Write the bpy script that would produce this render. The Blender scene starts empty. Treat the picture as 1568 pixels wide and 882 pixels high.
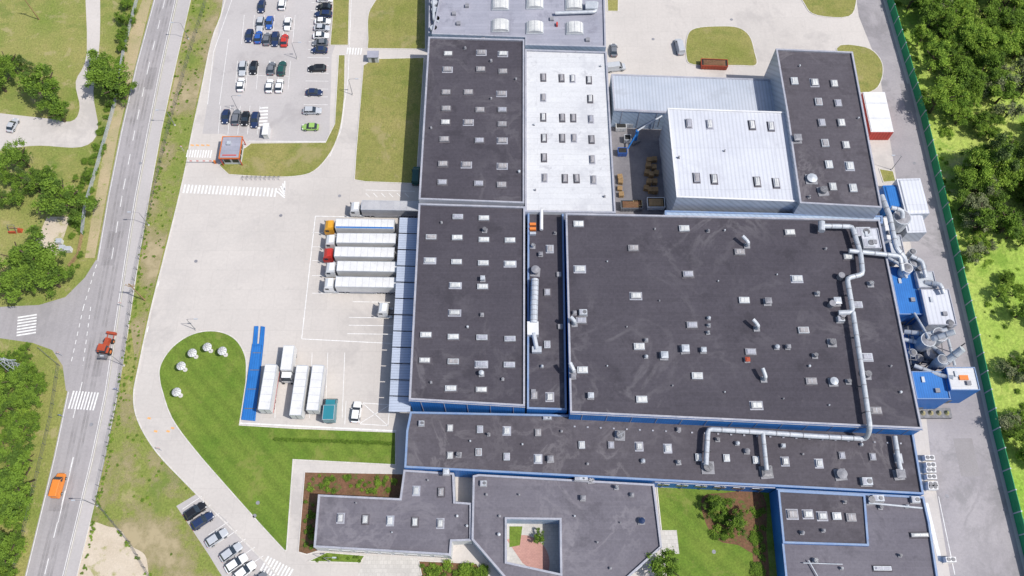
import bpy, math, random
import numpy as np
from mathutils import Vector, Matrix
from mathutils.geometry import tessellate_polygon
random.seed(7); rng=np.random.default_rng(7)
R=math.radians
# ---------------------------------------------------------------- survey
# Site plan was measured off the aerial survey; G() turns survey coordinates of a
# point whose height above the ground is known into metres (x east, y north).
FL=1300.0; TILT=R(24.5); HC=176.5
CT,ST=math.cos(TILT),math.sin(TILT)
def G(u,v,h=0.0):
    dx=u-784.0; dy=441.0-v
    s=(HC-h)/(FL*CT-dy*ST)
    return (s*dx, s*(dy*CT+FL*ST), h)
def G2(u,v,h=0.0):
    p=G(u,v,h); return (p[0],p[1])
# ---------------------------------------------------------------- materials
MATS={}
def mat(name,c1,c2=None,scale=.3,lo=.35,hi=.65,rough=.9,metal=0,grain=.15,gscale=4,
        bump=0,bscale=30,brick=None,wave=None,veins=None,spec=.3,big=None,transl=0,det=6,spots=None,spots2=None):
    m=bpy.data.materials.new(name); m.use_nodes=True; MATS[name]=m
    nt=m.node_tree; N=nt.nodes; L=nt.links
    b=N['Principled BSDF']; b.inputs['Roughness'].default_value=rough
    b.inputs['Metallic'].default_value=metal
    b.inputs['Specular IOR Level'].default_value=spec
    tc=N.new('ShaderNodeTexCoord'); co=tc.outputs['Object']
    def noise(s,d=det,dist=0,rg=.6):
        n=N.new('ShaderNodeTexNoise'); n.inputs['Scale'].default_value=s
        n.inputs['Detail'].default_value=d; n.inputs['Roughness'].default_value=rg
        n.inputs['Distortion'].default_value=dist; L.new(co,n.inputs['Vector']); return n.outputs['Fac']
    def ramp(fac,stops):
        r=N.new('ShaderNodeValToRGB'); L.new(fac,r.inputs[0]); e=r.color_ramp.elements
        while len(e)<len(stops): e.new(.5)
        for i,(p,c) in enumerate(stops):
            e[i].position=p; e[i].color=(*c,1) if len(c)==3 else c
        return r.outputs[0]
    def mix(a,bb,fac,mode='MULTIPLY'):
        x=N.new('ShaderNodeMix'); x.data_type='RGBA'; x.blend_type=mode
        if isinstance(fac,(int,float)): x.inputs[0].default_value=fac
        else: L.new(fac,x.inputs[0])
        for s,i in ((a,6),(bb,7)):
            if isinstance(s,tuple): x.inputs[i].default_value=(*s,1)
            else: L.new(s,x.inputs[i])
        return x.outputs[2]
    c2=c2 or tuple(x*.85 for x in c1)
    col=ramp(noise(scale,rg=.65),[(lo,c1),(hi,c2)])
    if big:
        col=mix(col,big[1],ramp(noise(big[0],4,1.0),[(big[2],(0,0,0)),(big[3],(1,1,1))]),'MIX')
    if grain:
        g=grain; col=mix(col,ramp(noise(gscale,5,rg=.75),[(.3,(1-g,)*3),(.7,(1+g,)*3)]),1.0)
    if brick:
        w,hh,ms,mc,var=brick
        bt=N.new('ShaderNodeTexBrick'); L.new(co,bt.inputs['Vector'])
        bt.inputs['Scale'].default_value=1; bt.inputs['Brick Width'].default_value=w
        bt.inputs['Row Height'].default_value=hh; bt.inputs['Mortar Size'].default_value=ms
        bt.inputs['Color1'].default_value=(1-var,)*3+(1,); bt.inputs['Color2'].default_value=(1+var,)*3+(1,)
        bt.inputs['Mortar'].default_value=(mc,)*3+(1,)
        col=mix(col,bt.outputs[0],1.0)
    if wave:
        ax,per,st=wave
        wt=N.new('ShaderNodeTexWave'); wt.bands_direction=ax; wt.inputs['Scale'].default_value=.314/per
        wt.inputs['Distortion'].default_value=0; L.new(co,wt.inputs['Vector'])
        col=mix(col,ramp(wt.outputs[1],[(.1,(1-st,)*3),(.5,(1+st*.4,)*3)]),1.0)
    if veins:
        s,vc,amt=veins
        f=ramp(noise(s,7,.6,.62),[(.46,(0,0,0)),(.5,(amt,)*3),(.54,(0,0,0))])
        f2=ramp(noise(s*.35,3),[(.45,(0,0,0)),(.6,(1,1,1))])
        col=mix(col,vc,mix(f,f2,1.0),'MIX')
    for sp in (spots,spots2):
        if sp:
            s,vc,t,amt=sp
            f=ramp(noise(s,7,.3,.7),[(t,(0,0,0)),(t+.08,(amt,)*3)])
            col=mix(col,vc,f,'MIX')
    L.new(col,b.inputs['Base Color'])
    if bump:
        bp=N.new('ShaderNodeBump'); bp.inputs['Strength'].default_value=bump; bp.inputs['Distance'].default_value=.3
        L.new(noise(bscale,3),bp.inputs['Height']); L.new(bp.outputs[0],b.inputs['Normal'])
    if transl:
        tr=N.new('ShaderNodeBsdfTranslucent'); L.new(col,tr.inputs[0])
        ms=N.new('ShaderNodeMixShader'); ms.inputs[0].default_value=transl
        L.new(b.outputs[0],ms.inputs[1]); L.new(tr.outputs[0],ms.inputs[2])
        L.new(ms.outputs[0],N['Material Output'].inputs[0])
    return m
mat('dry_grass',(.16,.205,.04),(.27,.25,.085),scale=.07,grain=.34,gscale=2.2,bump=.5,bscale=3,spots=(.22,(.34,.29,.15),.56,.65),spots2=(.12,(.11,.165,.03),.55,.55))
mat('island_grass',(.18,.195,.045),(.26,.235,.08),scale=.09,grain=.3,gscale=2.6,bump=.5,bscale=3,spots=(.11,(.31,.26,.13),.55,.6),spots2=(.3,(.13,.165,.035),.55,.55))
mat('lawn_grass',(.095,.165,.018),(.145,.20,.03),scale=.12,grain=.28,gscale=2.6,wave=('DIAGONAL',2.2,.09),bump=.4,bscale=4,spots=(.16,(.20,.215,.055),.56,.6),spots2=(.5,(.075,.135,.015),.58,.5))
mat('meadow_grass',(.20,.33,.04),(.36,.42,.10),scale=.045,grain=.38,gscale=1.2,bump=.8,bscale=1.5,spots=(.05,(.45,.42,.20),.56,.75),spots2=(.12,(.13,.24,.025),.55,.7))
mat('dirt',(.40,.32,.20),(.30,.27,.14),scale=.15,grain=.2,gscale=3,spots=(.4,(.2,.24,.06),.55,.8))
mat('sand',(.53,.46,.37),(.46,.39,.30),scale=.2,grain=.12,gscale=3,spots=(.25,(.26,.26,.09),.56,.8))
mat('mulch',(.17,.085,.05),(.12,.07,.035),scale=.5,grain=.4,gscale=3,spots=(.6,(.07,.13,.02),.55,.8))
mat('concrete_yard',(.505,.47,.44),(.445,.415,.39),scale=.035,grain=.06,gscale=1.5,brick=(6,5,.04,.90,.016),spots=(.05,(.37,.345,.33),.55,.6),veins=(.03,(.36,.34,.33),.3),spots2=(.45,(.35,.33,.315),.64,.5))
mat('asphalt_lot',(.43,.405,.40),(.38,.36,.355),scale=.05,grain=.07,gscale=2,spots=(.1,(.32,.30,.30),.57,.55),spots2=(.7,(.26,.25,.25),.65,.5))
mat('asphalt_road',(.335,.315,.32),(.285,.27,.275),scale=.06,grain=.09,gscale=2,spots=(.08,(.23,.22,.225),.57,.5),wave=('X',1.9,.03))
mat('asphalt_patch',(.25,.235,.24),(.28,.265,.27),scale=.2,grain=.1,gscale=3)
mat('asphalt_service',(.34,.32,.33),(.26,.245,.26),scale=.05,grain=.09,gscale=2,spots=(.07,(.19,.185,.19),.55,.6),veins=(.04,(.15,.145,.15),.5))
mat('courtyard_slab',(.13,.125,.14),(.22,.21,.22),scale=.1,grain=.12,gscale=2)
mat('paving',(.50,.48,.45),(.43,.41,.385),scale=.2,grain=.08,brick=(.8,.8,.04,.85,.06))
mat('red_paving',(.46,.26,.22),(.40,.22,.19),scale=.4,grain=.1,brick=(.6,.3,.03,.85,.06))
mat('kerb_stone',(.58,.55,.52),(.48,.46,.43),scale=.6,grain=.1,brick=(1,50,.03,.7,.04))
mat('paint_white',(.76,.76,.75),(.56,.555,.55),scale=.8,grain=.15,gscale=4,spots=(1.2,(.46,.44,.42),.6,.6))
mat('paint_orange',(.7,.36,.12),(.6,.33,.15),scale=.6)
mat('roof_bitumen',(.050,.045,.057),(.068,.062,.075),scale=.05,grain=.18,gscale=1.8,brick=(11,1.05,.035,1.16,.045),veins=(.07,(.17,.16,.172),.38),spots=(.11,(.033,.030,.038),.55,.5),spots2=(.35,(.11,.10,.112),.63,.35),rough=.85,lo=.3,hi=.7)
mat('roof_bitumen_low',(.067,.060,.071),(.09,.082,.095),scale=.05,grain=.18,gscale=1.8,brick=(9,1.05,.04,1.13,.045),veins=(.09,(.21,.195,.205),.4),spots=(.1,(.045,.04,.047),.55,.55),spots2=(.35,(.13,.12,.13),.63,.35),rough=.85)
mat('roof_grey',(.115,.107,.128),(.148,.139,.160),scale=.05,grain=.14,gscale=1.8,brick=(10,1.05,.04,1.1,.04),veins=(.09,(.25,.235,.255),.4),spots=(.1,(.078,.073,.088),.56,.55),spots2=(.3,(.18,.17,.19),.62,.35))
mat('roof_light',(.33,.33,.385),(.255,.26,.31),scale=.07,grain=.08,gscale=2,brick=(12,1.05,.05,.9,.05),spots=(.12,(.18,.18,.22),.55,.6))
mat('roof_white',(.56,.565,.575),(.49,.495,.515),scale=.07,grain=.08,gscale=2,brick=(12,1.5,.05,.87,.03),spots=(.3,(.32,.32,.345),.59,.6),spots2=(.09,(.41,.415,.44),.55,.55))
mat('roof_white_metal',(.54,.555,.60),(.47,.485,.535),scale=.1,grain=.06,wave=('X',.9,.10),brick=(60,11,.05,.8,.02),spots=(.3,(.33,.34,.38),.62,.5),spots2=(.09,(.42,.43,.47),.55,.5),rough=.5)
mat('roof_metal',(.45,.48,.54),(.38,.415,.475),scale=.1,grain=.06,wave=('X',.8,.12),rough=.55,metal=.1,spots=(.15,(.34,.36,.40),.57,.5))
mat('canopy_metal',(.42,.465,.555),(.36,.405,.49),scale=.2,grain=.06,wave=('Y',.6,.12),rough=.5,metal=.1,spots=(.3,(.33,.35,.40),.6,.5))
mat('wall_blue',(.018,.125,.38),(.025,.155,.45),scale=.3,grain=.08,wave=('X',.5,.12),rough=.5)
mat('wall_lightblue',(.34,.42,.53),(.29,.37,.48),scale=.2,grain=.06,wave=('DIAGONAL',.7,.1),rough=.5)
mat('wall_steel',(.43,.46,.52),(.35,.39,.45),scale=.15,grain=.06,wave=('DIAGONAL',.8,.12),rough=.45,metal=.1)
mat('wall_white',(.60,.60,.60),(.50,.51,.52),scale=.3,grain=.06)
mat('coping',(.37,.37,.41),(.28,.29,.34),scale=.4,grain=.16,rough=.5,spots=(.7,(.2,.2,.22),.58,.6))
mat('coping_blue',(.15,.23,.40),(.21,.28,.40),scale=.4,grain=.14,rough=.5,spots=(.7,(.12,.14,.2),.6,.6))
mat('galv',(.49,.51,.54),(.36,.39,.43),scale=.8,grain=.14,rough=.5,metal=.15)
mat('galv_dull',(.28,.28,.30),(.19,.19,.21),scale=.9,grain=.2,rough=.65,metal=.1)
mat('steel_dark',(.12,.12,.13),(.2,.2,.21),scale=1,rough=.5,metal=.3)
mat('white_paint_metal',(.66,.66,.66),(.56,.56,.57),scale=.5,grain=.07,rough=.45)
mat('skylight_white',(.62,.62,.60),(.42,.43,.43),scale=.3,grain=.16,rough=.5)
mat('skylight_grey',(.25,.24,.25),(.36,.34,.34),scale=.6,grain=.18,rough=.5)
mat('glass_dark',(.02,.03,.04),(.035,.045,.06),scale=1,rough=.12,spec=.6)
mat('rubber',(.02,.02,.02),(.03,.03,.03))
mat('wood',(.40,.27,.15),(.32,.21,.10),scale=2,grain=.25,brick=(1.3,.14,.02,.5,.1))
mat('bark',(.10,.075,.05),(.07,.05,.035),scale=3)
mat('red',(.52,.06,.045),(.44,.055,.04),rough=.4)
mat('orange',(.68,.2,.04),(.58,.17,.04),rough=.45)
mat('tractor_red',(.40,.07,.03),(.32,.06,.03),rough=.5)
mat('fence_green',(.02,.24,.095),(.03,.30,.12),scale=.3,grain=.15,rough=.6)
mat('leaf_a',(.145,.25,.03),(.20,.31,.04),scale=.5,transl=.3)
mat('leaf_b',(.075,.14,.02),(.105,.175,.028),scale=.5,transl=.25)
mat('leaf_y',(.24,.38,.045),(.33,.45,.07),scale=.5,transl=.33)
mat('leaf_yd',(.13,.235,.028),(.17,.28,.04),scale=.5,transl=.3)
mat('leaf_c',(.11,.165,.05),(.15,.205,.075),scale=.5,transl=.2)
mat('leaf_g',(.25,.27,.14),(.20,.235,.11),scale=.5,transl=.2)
def scuff(name,c,amt,sc_=.25,lo=.42,hi=.66):
    m=bpy.data.materials.new(name); m.use_nodes=True; MATS[name]=m; nt=m.node_tree;N=nt.nodes;L=nt.links
    b=N['Principled BSDF']; b.inputs['Base Color'].default_value=(*c,1); b.inputs['Roughness'].default_value=.9
    tc=N.new('ShaderNodeTexCoord'); n=N.new('ShaderNodeTexNoise'); n.inputs['Scale'].default_value=sc_; n.inputs['Detail'].default_value=8
    n.inputs['Roughness'].default_value=.68
    L.new(tc.outputs['Object'],n.inputs['Vector']); r=N.new('ShaderNodeValToRGB'); r.color_ramp.elements[0].position=lo; r.color_ramp.elements[1].position=hi
    r.color_ramp.elements[1].color=(amt,amt,amt,1); L.new(n.outputs['Fac'],r.inputs[0]); L.new(r.outputs[0],b.inputs['Alpha'])
scuff('tyre_scuff',(.24,.23,.225),.32)
scuff('worn_earth',(.40,.33,.20),.85,.07,.44,.60)
PAINTS={'white':(.74,.75,.76),'silver':(.43,.45,.48),'grey':(.15,.16,.18),'black':(.015,.016,.02),'navy':(.02,.035,.09),'blue':(.03,.10,.36),
 'red':(.50,.04,.03),'green':(.28,.45,.12),'dkgreen':(.02,.08,.07),'orange':(.68,.22,.04),'yellow':(.70,.34,.03),'teal':(.03,.2,.25)}
for k,c in PAINTS.items(): mat('paintcar_'+k,c,tuple(x*.92 for x in c),scale=2,grain=.03,rough=.25,spec=.5)
# ---------------------------------------------------------------- mesh helpers
class MB:
    def __init__(s): s.v=[];s.f=[];s.m=[];s.names=[]
    def mi(s,n):
        if n not in s.names: s.names.append(n)
        return s.names.index(n)
    def face(s,pts,mt):
        i=len(s.v); s.v+= [tuple(p) for p in pts]; s.f.append(tuple(range(i,i+len(pts)))); s.m.append(s.mi(mt))
    def flat(s,poly,z,mt,holes=[]):
        loops=[[Vector((p[0],p[1],0)) for p in poly]]+[[Vector((p[0],p[1],0)) for p in h] for h in holes]
        allp=[p for l in loops for p in l]; i=len(s.v); s.v+=[(p.x,p.y,z) for p in allp]
        for t in tessellate_polygon(loops):
            a,b,c=[allp[k] for k in t]
            if (b-a).cross(c-a).z<0: t=(t[0],t[2],t[1])
            s.f.append(tuple(i+k for k in t)); s.m.append(s.mi(mt))
    def box(s,c,size,rot=0,mt='galv',top=None,taper=1.0,bottom=False):
        x,y,z=c; a,b,h=size; cr,sr=math.cos(rot),math.sin(rot); P=[]
        for k,(t,zz) in enumerate(((1,0),(taper,h))):
            for dx,dy in ((-1,-1),(1,-1),(1,1),(-1,1)):
                ax=dx*a/2*t; by=dy*b/2*t; P.append((x+ax*cr-by*sr,y+ax*sr+by*cr,z+zz))
        i=len(s.v); s.v+=P
        for k in range(4):
            l=(k+1)%4; s.f.append((i+k,i+l,i+4+l,i+4+k)); s.m.append(s.mi(mt))
        s.f.append((i+4,i+5,i+6,i+7)); s.m.append(s.mi(top or mt))
        s.f.append((i+3,i+2,i+1,i)); s.m.append(s.mi(mt))
    def cyl(s,c,r,h,mt='galv',n=12,r2=None,cap=None,axis='z'):
        r2=r if r2 is None else r2; x,y,z=c; i=len(s.v)
        for k in range(2):
            rr=(r,r2)[k]
            for j in range(n):
                a=2*math.pi*j/n; ca,sa=rr*math.cos(a),rr*math.sin(a)
                if axis=='z': s.v.append((x+ca,y+sa,z+h*k))
                elif axis=='x': s.v.append((x+h*k,y+ca,z+sa))
                else: s.v.append((x+sa,y+h*k,z+ca))
        for j in range(n):
            l=(j+1)%n; s.f.append((i+j,i+l,i+n+l,i+n+j)); s.m.append(s.mi(mt))
        s.f.append(tuple(i+n+j for j in range(n))); s.m.append(s.mi(cap or mt))
        s.f.append(tuple(i+n-1-j for j in range(n))); s.m.append(s.mi(mt))
    def tube(s,pts,r,mt='galv',n=10):
        P=[Vector(p) for p in pts]
        Q=[P[0]]
        for k in range(1,len(P)-1):
            d1=(P[k]-P[k-1]);d2=(P[k+1]-P[k]); q=min(r*1.4,d1.length*.4,d2.length*.4)
            a=P[k]-d1.normalized()*q; b=P[k]+d2.normalized()*q
            Q+= [a,(a+b)*.25+P[k]*.5,b]
        Q.append(P[-1]); i=len(s.v)
        for k,p in enumerate(Q):
            t=(Q[min(k+1,len(Q)-1)]-Q[max(k-1,0)]).normalized()
            up=Vector((0,0,1)) if abs(t.z)<.95 else Vector((1,0,0))
            if k>0: up=prev
            a=t.cross(up)
            if a.length<1e-3: a=t.cross(Vector((0,1,0)))
            a.normalize(); b=a.cross(t).normalized(); prev=b
            for j in range(n):
                an=2*math.pi*j/n; s.v.append(tuple(p+a*r*math.cos(an)+b*r*math.sin(an)))
        for k in range(len(Q)-1):
            for j in range(n):
                l=(j+1)%n; s.f.append((i+k*n+j,i+k*n+l,i+(k+1)*n+l,i+(k+1)*n+j)); s.m.append(s.mi(mt))
        s.f.append(tuple(i+j for j in range(n))); s.m.append(s.mi(mt))
        e=i+(len(Q)-1)*n; s.f.append(tuple(e+n-1-j for j in range(n))); s.m.append(s.mi(mt))
    def duct(s,pts,r,mt='galv',gap=3.2):
        s.tube(pts,r,mt,12)
        for p,q in zip(pts,pts[1:]):
            p,q=Vector(p),Vector(q); d=q-p; n=int(d.length/gap)
            for k in range(1,n+1):
                c=p+d*(k/(n+1)); t=d.normalized()*.07; s.tube([c-t,c+t],r*1.12,'galv_dull',12)
    def strip(s,p,q,w,z,mt):
        p=Vector(p[:2]);q=Vector(q[:2]);d=(q-p)
        if d.length<1e-4: return
        d.normalize(); nn=Vector((-d.y,d.x))*w/2
        s.face([(*(p-nn),z),(*(q-nn),z),(*(q+nn),z),(*(p+nn),z)],mt)
    def ring(s,poly,w,z0,z1,top,side,inner=None):
        poly=ccw(poly); inn=offset(poly,w); n=len(poly)
        for k in range(n):
            l=(k+1)%n; a,b,c,d=poly[k],poly[l],inn[l],inn[k]
            s.face([(*a,z1),(*b,z1),(*c,z1),(*d,z1)],top)
            s.face([(*a,z0),(*b,z0),(*b,z1),(*a,z1)],side)
            s.face([(*c,z0),(*d,z0),(*d,z1),(*c,z1)],inner or top)
    def mesh(s,name):
        me=bpy.data.meshes.new(name); me.from_pydata(s.v,[],s.f)
        for n in s.names: me.materials.append(MATS[n])
        me.polygons.foreach_set('material_index',s.m); me.update(); return me
    def obj(s,name,parent=None,loc=None):
        o=bpy.data.objects.new(name,s.mesh(name)); bpy.context.scene.collection.objects.link(o)
        if parent:
            o.parent=parent; o.location=-Vector(parent.location)
        return o
def ccw(p):
    a=sum(p[i][0]*p[(i+1)%len(p)][1]-p[(i+1)%len(p)][0]*p[i][1] for i in range(len(p)))
    return list(p) if a>0 else list(p)[::-1]
def offset(p,w):
    out=[];n=len(p)
    for i in range(n):
        a,b,c=Vector(p[i-1]),Vector(p[i]),Vector(p[(i+1)%n])
        d1=(b-a).normalized();d2=(c-b).normalized()
        n1=Vector((-d1.y,d1.x));n2=Vector((-d2.y,d2.x)); m=(n1+n2)
        m=m/max(.3,m.length_squared)*2
        out.append(tuple(b+m*w))
    return out
def sm(pts,closed=True,n=5):
    out=[];N=len(pts)
    rg=range(N) if closed else range(N-1)
    for i in rg:
        g=lambda k: np.array(pts[k%N] if closed else pts[min(max(k,0),N-1)],float)
        p0,p1,p2,p3=g(i-1),g(i),g(i+1),g(i+2)
        for j in range(n):
            t=j/n
            out.append(tuple(.5*((2*p1)+(-p0+p2)*t+(2*p0-5*p1+4*p2-p3)*t*t+(-p0+3*p1-3*p2+p3)*t**3)))
    if not closed: out.append(tuple(pts[-1]))
    return out
def PX(pts,h=0): return [G2(u,v,h) for u,v in pts]
def empty(name,loc=(0,0,0)):
    e=bpy.data.objects.new(name,None); e.location=loc; e.empty_display_size=1; bpy.context.scene.collection.objects.link(e); return e
def sheet(name,pts,mt,z):
    b=MB(); b.flat(PX(pts),z,mt); return b.obj(name)
def island(name,pts,mt,kerb=.2,z=.13):
    b=MB(); P=ccw(PX(pts)); b.ring(P,kerb,0.0,z,'kerb_stone','kerb_stone'); b.flat(offset(P,kerb),z-.02,mt); return b.obj(name)
# ---------------------------------------------------------------- ground
b=MB(); b.face([(-1500,-1500,0),(1500,-1500,0),(1500,1500,0),(-1500,1500,0)],'dry_grass'); b.obj('ground')
fence_px=[(1303,-200),(1358,0),(1410,180),(1455,370),(1490,520),(1520,660),(1560,820),(1600,980)]
yard=sm([(395,-220),(345,0),(325,60),(308,140),(292,215),(286,250),(270,320),(250,400),(230,480),(213,560),(205,605),(212,645),(240,692),(285,740),(330,785),(380,835),(425,882),(500,975)],False,4)
sheet('yard_pavement',yard+[(1600,980)]+fence_px[::-1][1:],'concrete_yard',.012)
b=MB(); Y=PX(yard)
for i in range(len(Y)-1):
    p,q=Vector(Y[i]),Vector(Y[i+1]); d=(q-p).normalized(); n=Vector((-d.y,d.x))*.15
    A=[p-n,q-n,q+n,p+n]; b.face([(*a,.12) for a in A],'kerb_stone')
    b.face([(*A[0],0),(*A[1],0),(*A[1],.12),(*A[0],.12)],'kerb_stone'); b.face([(*A[2],0),(*A[3],0),(*A[3],.12),(*A[2],.12)],'kerb_stone')
b.obj('yard_kerb')
sheet('meadow',fence_px+[(2300,980),(2300,-200)],'meadow_grass',.01)
sheet('service_road',[(1290,-150),(1315,25),(1345,100),(1362,210),(1372,270),(1400,400),(1410,560),(1425,700),(1455,882),(1470,980)]+[(u-6,v) for u,v in fence_px[::-1]],'asphalt_service',.02)
sheet('car_park',[(362,-150),(540,-150),(536,0),(508,85),(504,216),(380,216),(340,205),(310,205),(330,80)],'asphalt_lot',.018)
vs=[-200,0,100,200,300,400,500,600,700,800,882,990]
L_=[288,235,208,185,165,148,126,103,82,58,38,12]; R_=[318,270,248,228,209,193,178,163,142,118,98,72]; S_=[342,292,269,247,229,212,197,181,161,138,118,92]
sheet('main_road',list(zip(L_,vs))+list(zip(R_,vs))[::-1],'asphalt_road',.02)
sheet('road_shoulder_path',list(zip([r+2 for r in R_],vs))+list(zip(S_,vs))[::-1],'asphalt_lot',.03)
b=MB()
for X,o in ((R_,1),(S_,0)):
    P=PX([(x+o,v) for x,v in zip(X,vs)])
    for p,q in zip(P,P[1:]):
        m=((p[0]+q[0])/2,(p[1]+q[1])/2); ang=math.atan2(q[1]-p[1],q[0]-p[0]); b.box((m[0],m[1],0),(math.dist(p,q),.18,.12),ang,'kerb_stone')
b.obj('road_kerb')
sheet('side_road',[(-400,478),(-20,471),(60,467),(100,455),(130,425),(147,398),(152,400),(135,520),(105,600),(101,598),(96,560),(80,536),(50,525),(-20,515),(-400,512)],'asphalt_road',.014)
sheet('road_verge_strip',[(218,0),(232,0),(182,200),(145,395),(130,395),(165,195),(195,60)],'dirt',.012)
sheet('lane',sm([(130,-60),(150,-60),(153,60),(143,140),(150,200),(125,225),(60,223),(10,228),(-60,240),(-60,175),(60,180),(108,186),(122,165),(116,125),(133,80)],True,4),'concrete_yard',.013)
sheet('playground_sand',[(72,332),(108,332),(88,392),(48,385)],'sand',.012)
sheet('dirt_patch',sm([(140,800),(165,806),(185,812),(200,835),(222,850),(228,880),(236,910),(105,910),(118,870),(127,850),(128,825)],True,5),'sand',.013)
sheet('worn_grass',list(zip([s+3 for s in S_[7:]],vs[7:]))+[(480,990),(420,882),(375,835),(325,785),(280,740),(236,692),(208,645),(202,605)],'worn_earth',.006)
sheet('worn_grass',list(zip([s+3 for s in S_[:7]],vs[:7]))+[(208,560),(226,480),(246,400),(266,320),(286,225),(304,140),(341,0),(390,-200)],'worn_earth',.007)
sheet('service_courtyard',[(935,160),(1040,160),(1040,335),(935,335)],'courtyard_slab',.022)
# islands
island('lawn',sm([(245,590),(243,568),(250,549),(265,530),(286,515),(310,507),(335,507),(356,515),(370,530),(378,552),(378,585)],False,4)+[(368,650),(450,655),(607,661),(607,713),(450,705),(440,843)]+sm([(436,845),(400,806),(350,750),(298,690),(262,640),(245,590)],False,4)[:-1],'lawn_grass',.25)
island('grass_island',sm([(335,254),(350,238),(375,226),(384,219)],False,3)+[(498,218),(512,190),(516,120),(518,84),(529,84)]+sm([(528,150),(522,195),(508,232),(482,262),(450,271),(400,271),(350,268)],False,4),'island_grass')
island('grass_island',[(510,-60),(537,-60),(534,70),(505,70),(509,20)],'island_grass')
island('grass_island',sm([(563,60),(563,25),(572,5),(590,-20)],False,4)+[(600,-60),(652,-60),(652,76),(562,75)],'island_grass')
island('grass_island',[(556,100),(572,90),(650,88),(638,282),(560,279),(542,276),(545,230)],'island_grass')
island('grass_island',sm([(1050,85),(1052,55),(1065,43),(1100,40),(1130,42),(1148,55),(1156,80),(1158,100),(1130,101),(1062,100)],True,4),'island_grass')
island('grass_island',sm([(1228,-20),(1232,8),(1250,24),(1300,26),(1312,0),(1310,-30)],True,4),'island_grass')
island('grass_island',sm([(1280,74),(1325,72),(1348,90),(1352,115),(1340,138),(1310,138)],True,4),'island_grass')
island('grass_island',[(1345,258),(1368,262),(1372,278),(1352,280)],'island_grass')
island('grass_island',[(928,-40),(948,-40),(947,18),(930,18)],'island_grass')
island('planting_bed',[(466,722),(622,725),(622,765),(500,765),(495,842),(470,850),(456,846)],'mulch')
island('planting_bed',[(500,845),(560,850),(552,863),(470,860)],'lawn_grass')
island('planting_bed',[(640,858),(730,862),(760,905),(650,905)],'mulch')
island('courtyard_lawn',[(1005,745),(1190,752),(1200,910),(1022,910)],'lawn_grass')
sheet('courtyard_bed',sm([(1075,762),(1110,755),(1168,756),(1172,830),(1160,850),(1130,835),(1100,828),(1080,800)],True,4),'mulch',.125)
sheet('courtyard_hedge_bed',[(1150,800),(1172,800),(1180,905),(1155,905)],'mulch',.129)
sheet('courtyard_path',[(1010,812),(1036,812),(1040,848),(1012,848)],'paving',.133)
sheet('staff_parking',[(270,775),(300,757),(345,795),(380,835),(428,886),(360,915),(320,850)],'asphalt_lot',.016)
sheet('entrance_paving',[(560,850),(640,855),(650,900),(540,900)],'paving',.02)
# ---------------------------------------------------------------- markings
b=MB(); W='paint_white'
def pl(pts,w=.15,z=.036,m=W):
    P=PX(pts)
    for i in range(len(P)-1): b.strip(P[i],P[i+1],w,z,m)
def dash(pts,on=3,off=4,w=.15,z=.036):
    P=[Vector(p) for p in PX(pts)]
    for i in range(len(P)-1):
        d=P[i+1]-P[i]; n=d.length; d.normalize(); t=0
        while t<n: b.strip(P[i]+d*t,P[i]+d*min(t+on,n),w,z,W); t+=on+off
def zebra(a,c,wid,along,n,z=.037,fill=.5):
    p,q=Vector(G2(*a)),Vector(G2(*c)); d=(q-p)/n; nn=Vector((-d.y,d.x)).normalized()*wid/2
    for k in range(n):
        s0=p+d*k; s1=p+d*(k+fill); b.face([(*(s0-nn),z),(*(s1-nn),z),(*(s1+nn),z),(*(s0+nn),z)],W)
C_=[(l+r)/2 for l,r in zip(L_,R_)]
dash(list(zip(C_,vs))[:6]); dash([(139,470),(127,560)],1,1); dash(list(zip(C_,vs))[8:])
pl([(126,585),(112,640)]); pl([(c+1,v) for c,v in zip(C_,vs)][8:10])
for i in range(len(vs)-1):
    pl([(R_[i]-2,vs[i]),(R_[i+1]-2,vs[i+1])],.12)
    if vs[i]<350 or vs[i]>=600: pl([(L_[i]+2,vs[i]),(L_[i+1]+2,vs[i+1])],.12)
dash([(148,405),(128,470),(108,560)],1,1,.15)
zebra((108,612),(150,615),4,0,9); zebra((42,483),(40,515),4.2,0,7)
zebra((286,235),(326,236),2.2,0,10); zebra((281,289),(426,295),2.4,0,26); zebra((404,164),(402,200),2.2,0,7)
zebra((531,78),(556,79),2.2,0,6); zebra((404,862),(446,884),3,0,9)
for k in range(5): pl([(424+k*3,293-k*4),(436,303-k*3)],.3)
pl([(483,331),(462,519),(601,526)],.18); pl([(483,331),(601,333)],.18)
for y0,x0,x1 in ((486,534,603),(498,534,603),(511,532,602),(462,540,600)): pl([(x0,y0),(x1,y0+1)],.15)
for y0 in (356,378,399,422,449): pl([(478,y0),(606,y0+1)],.12)
for x0 in (425,453,478,502,528): pl([(x0,540),(x0-4,640)],.12)
pl([(560,291),(635,293)],.15);
for k in range(6): pl([(560+k*12,296),(566+k*12,302)],.15)
pl([(555,617),(597,620),(594,652),(550,649),(555,617)],.15); pl([(555,617),(594,652)],.15); pl([(597,620),(550,649)],.15)
pl([(368,648),(607,660)],.3)
pl([(530,614),(528,650)],.12)
for v0,x0,x1,n in ((45,372,450,5),(115,362,443,5),(184,336,396,4)):
    pl([(x0+ (3 if v0==45 else 0),v0),(x1,v0+2)],.1)
    for k in range(n*1+1):
        u=x0+(x1-x0)*k/n; pl([(u+2,v0-22),(u-2,v0+22)],.1)
for k in range(14):
    v0=4+k*12; pl([(477-k*.9,v0),(507-k*.4,v0+.5)],.1)
pl([(381,216),(505,217)],.15); pl([(355,0),(327,80),(318,160)],.12); pl([(350,60),(336,160)],.1)
pl([(538,0),(533,120),(522,200),(505,240)],.12)
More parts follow.
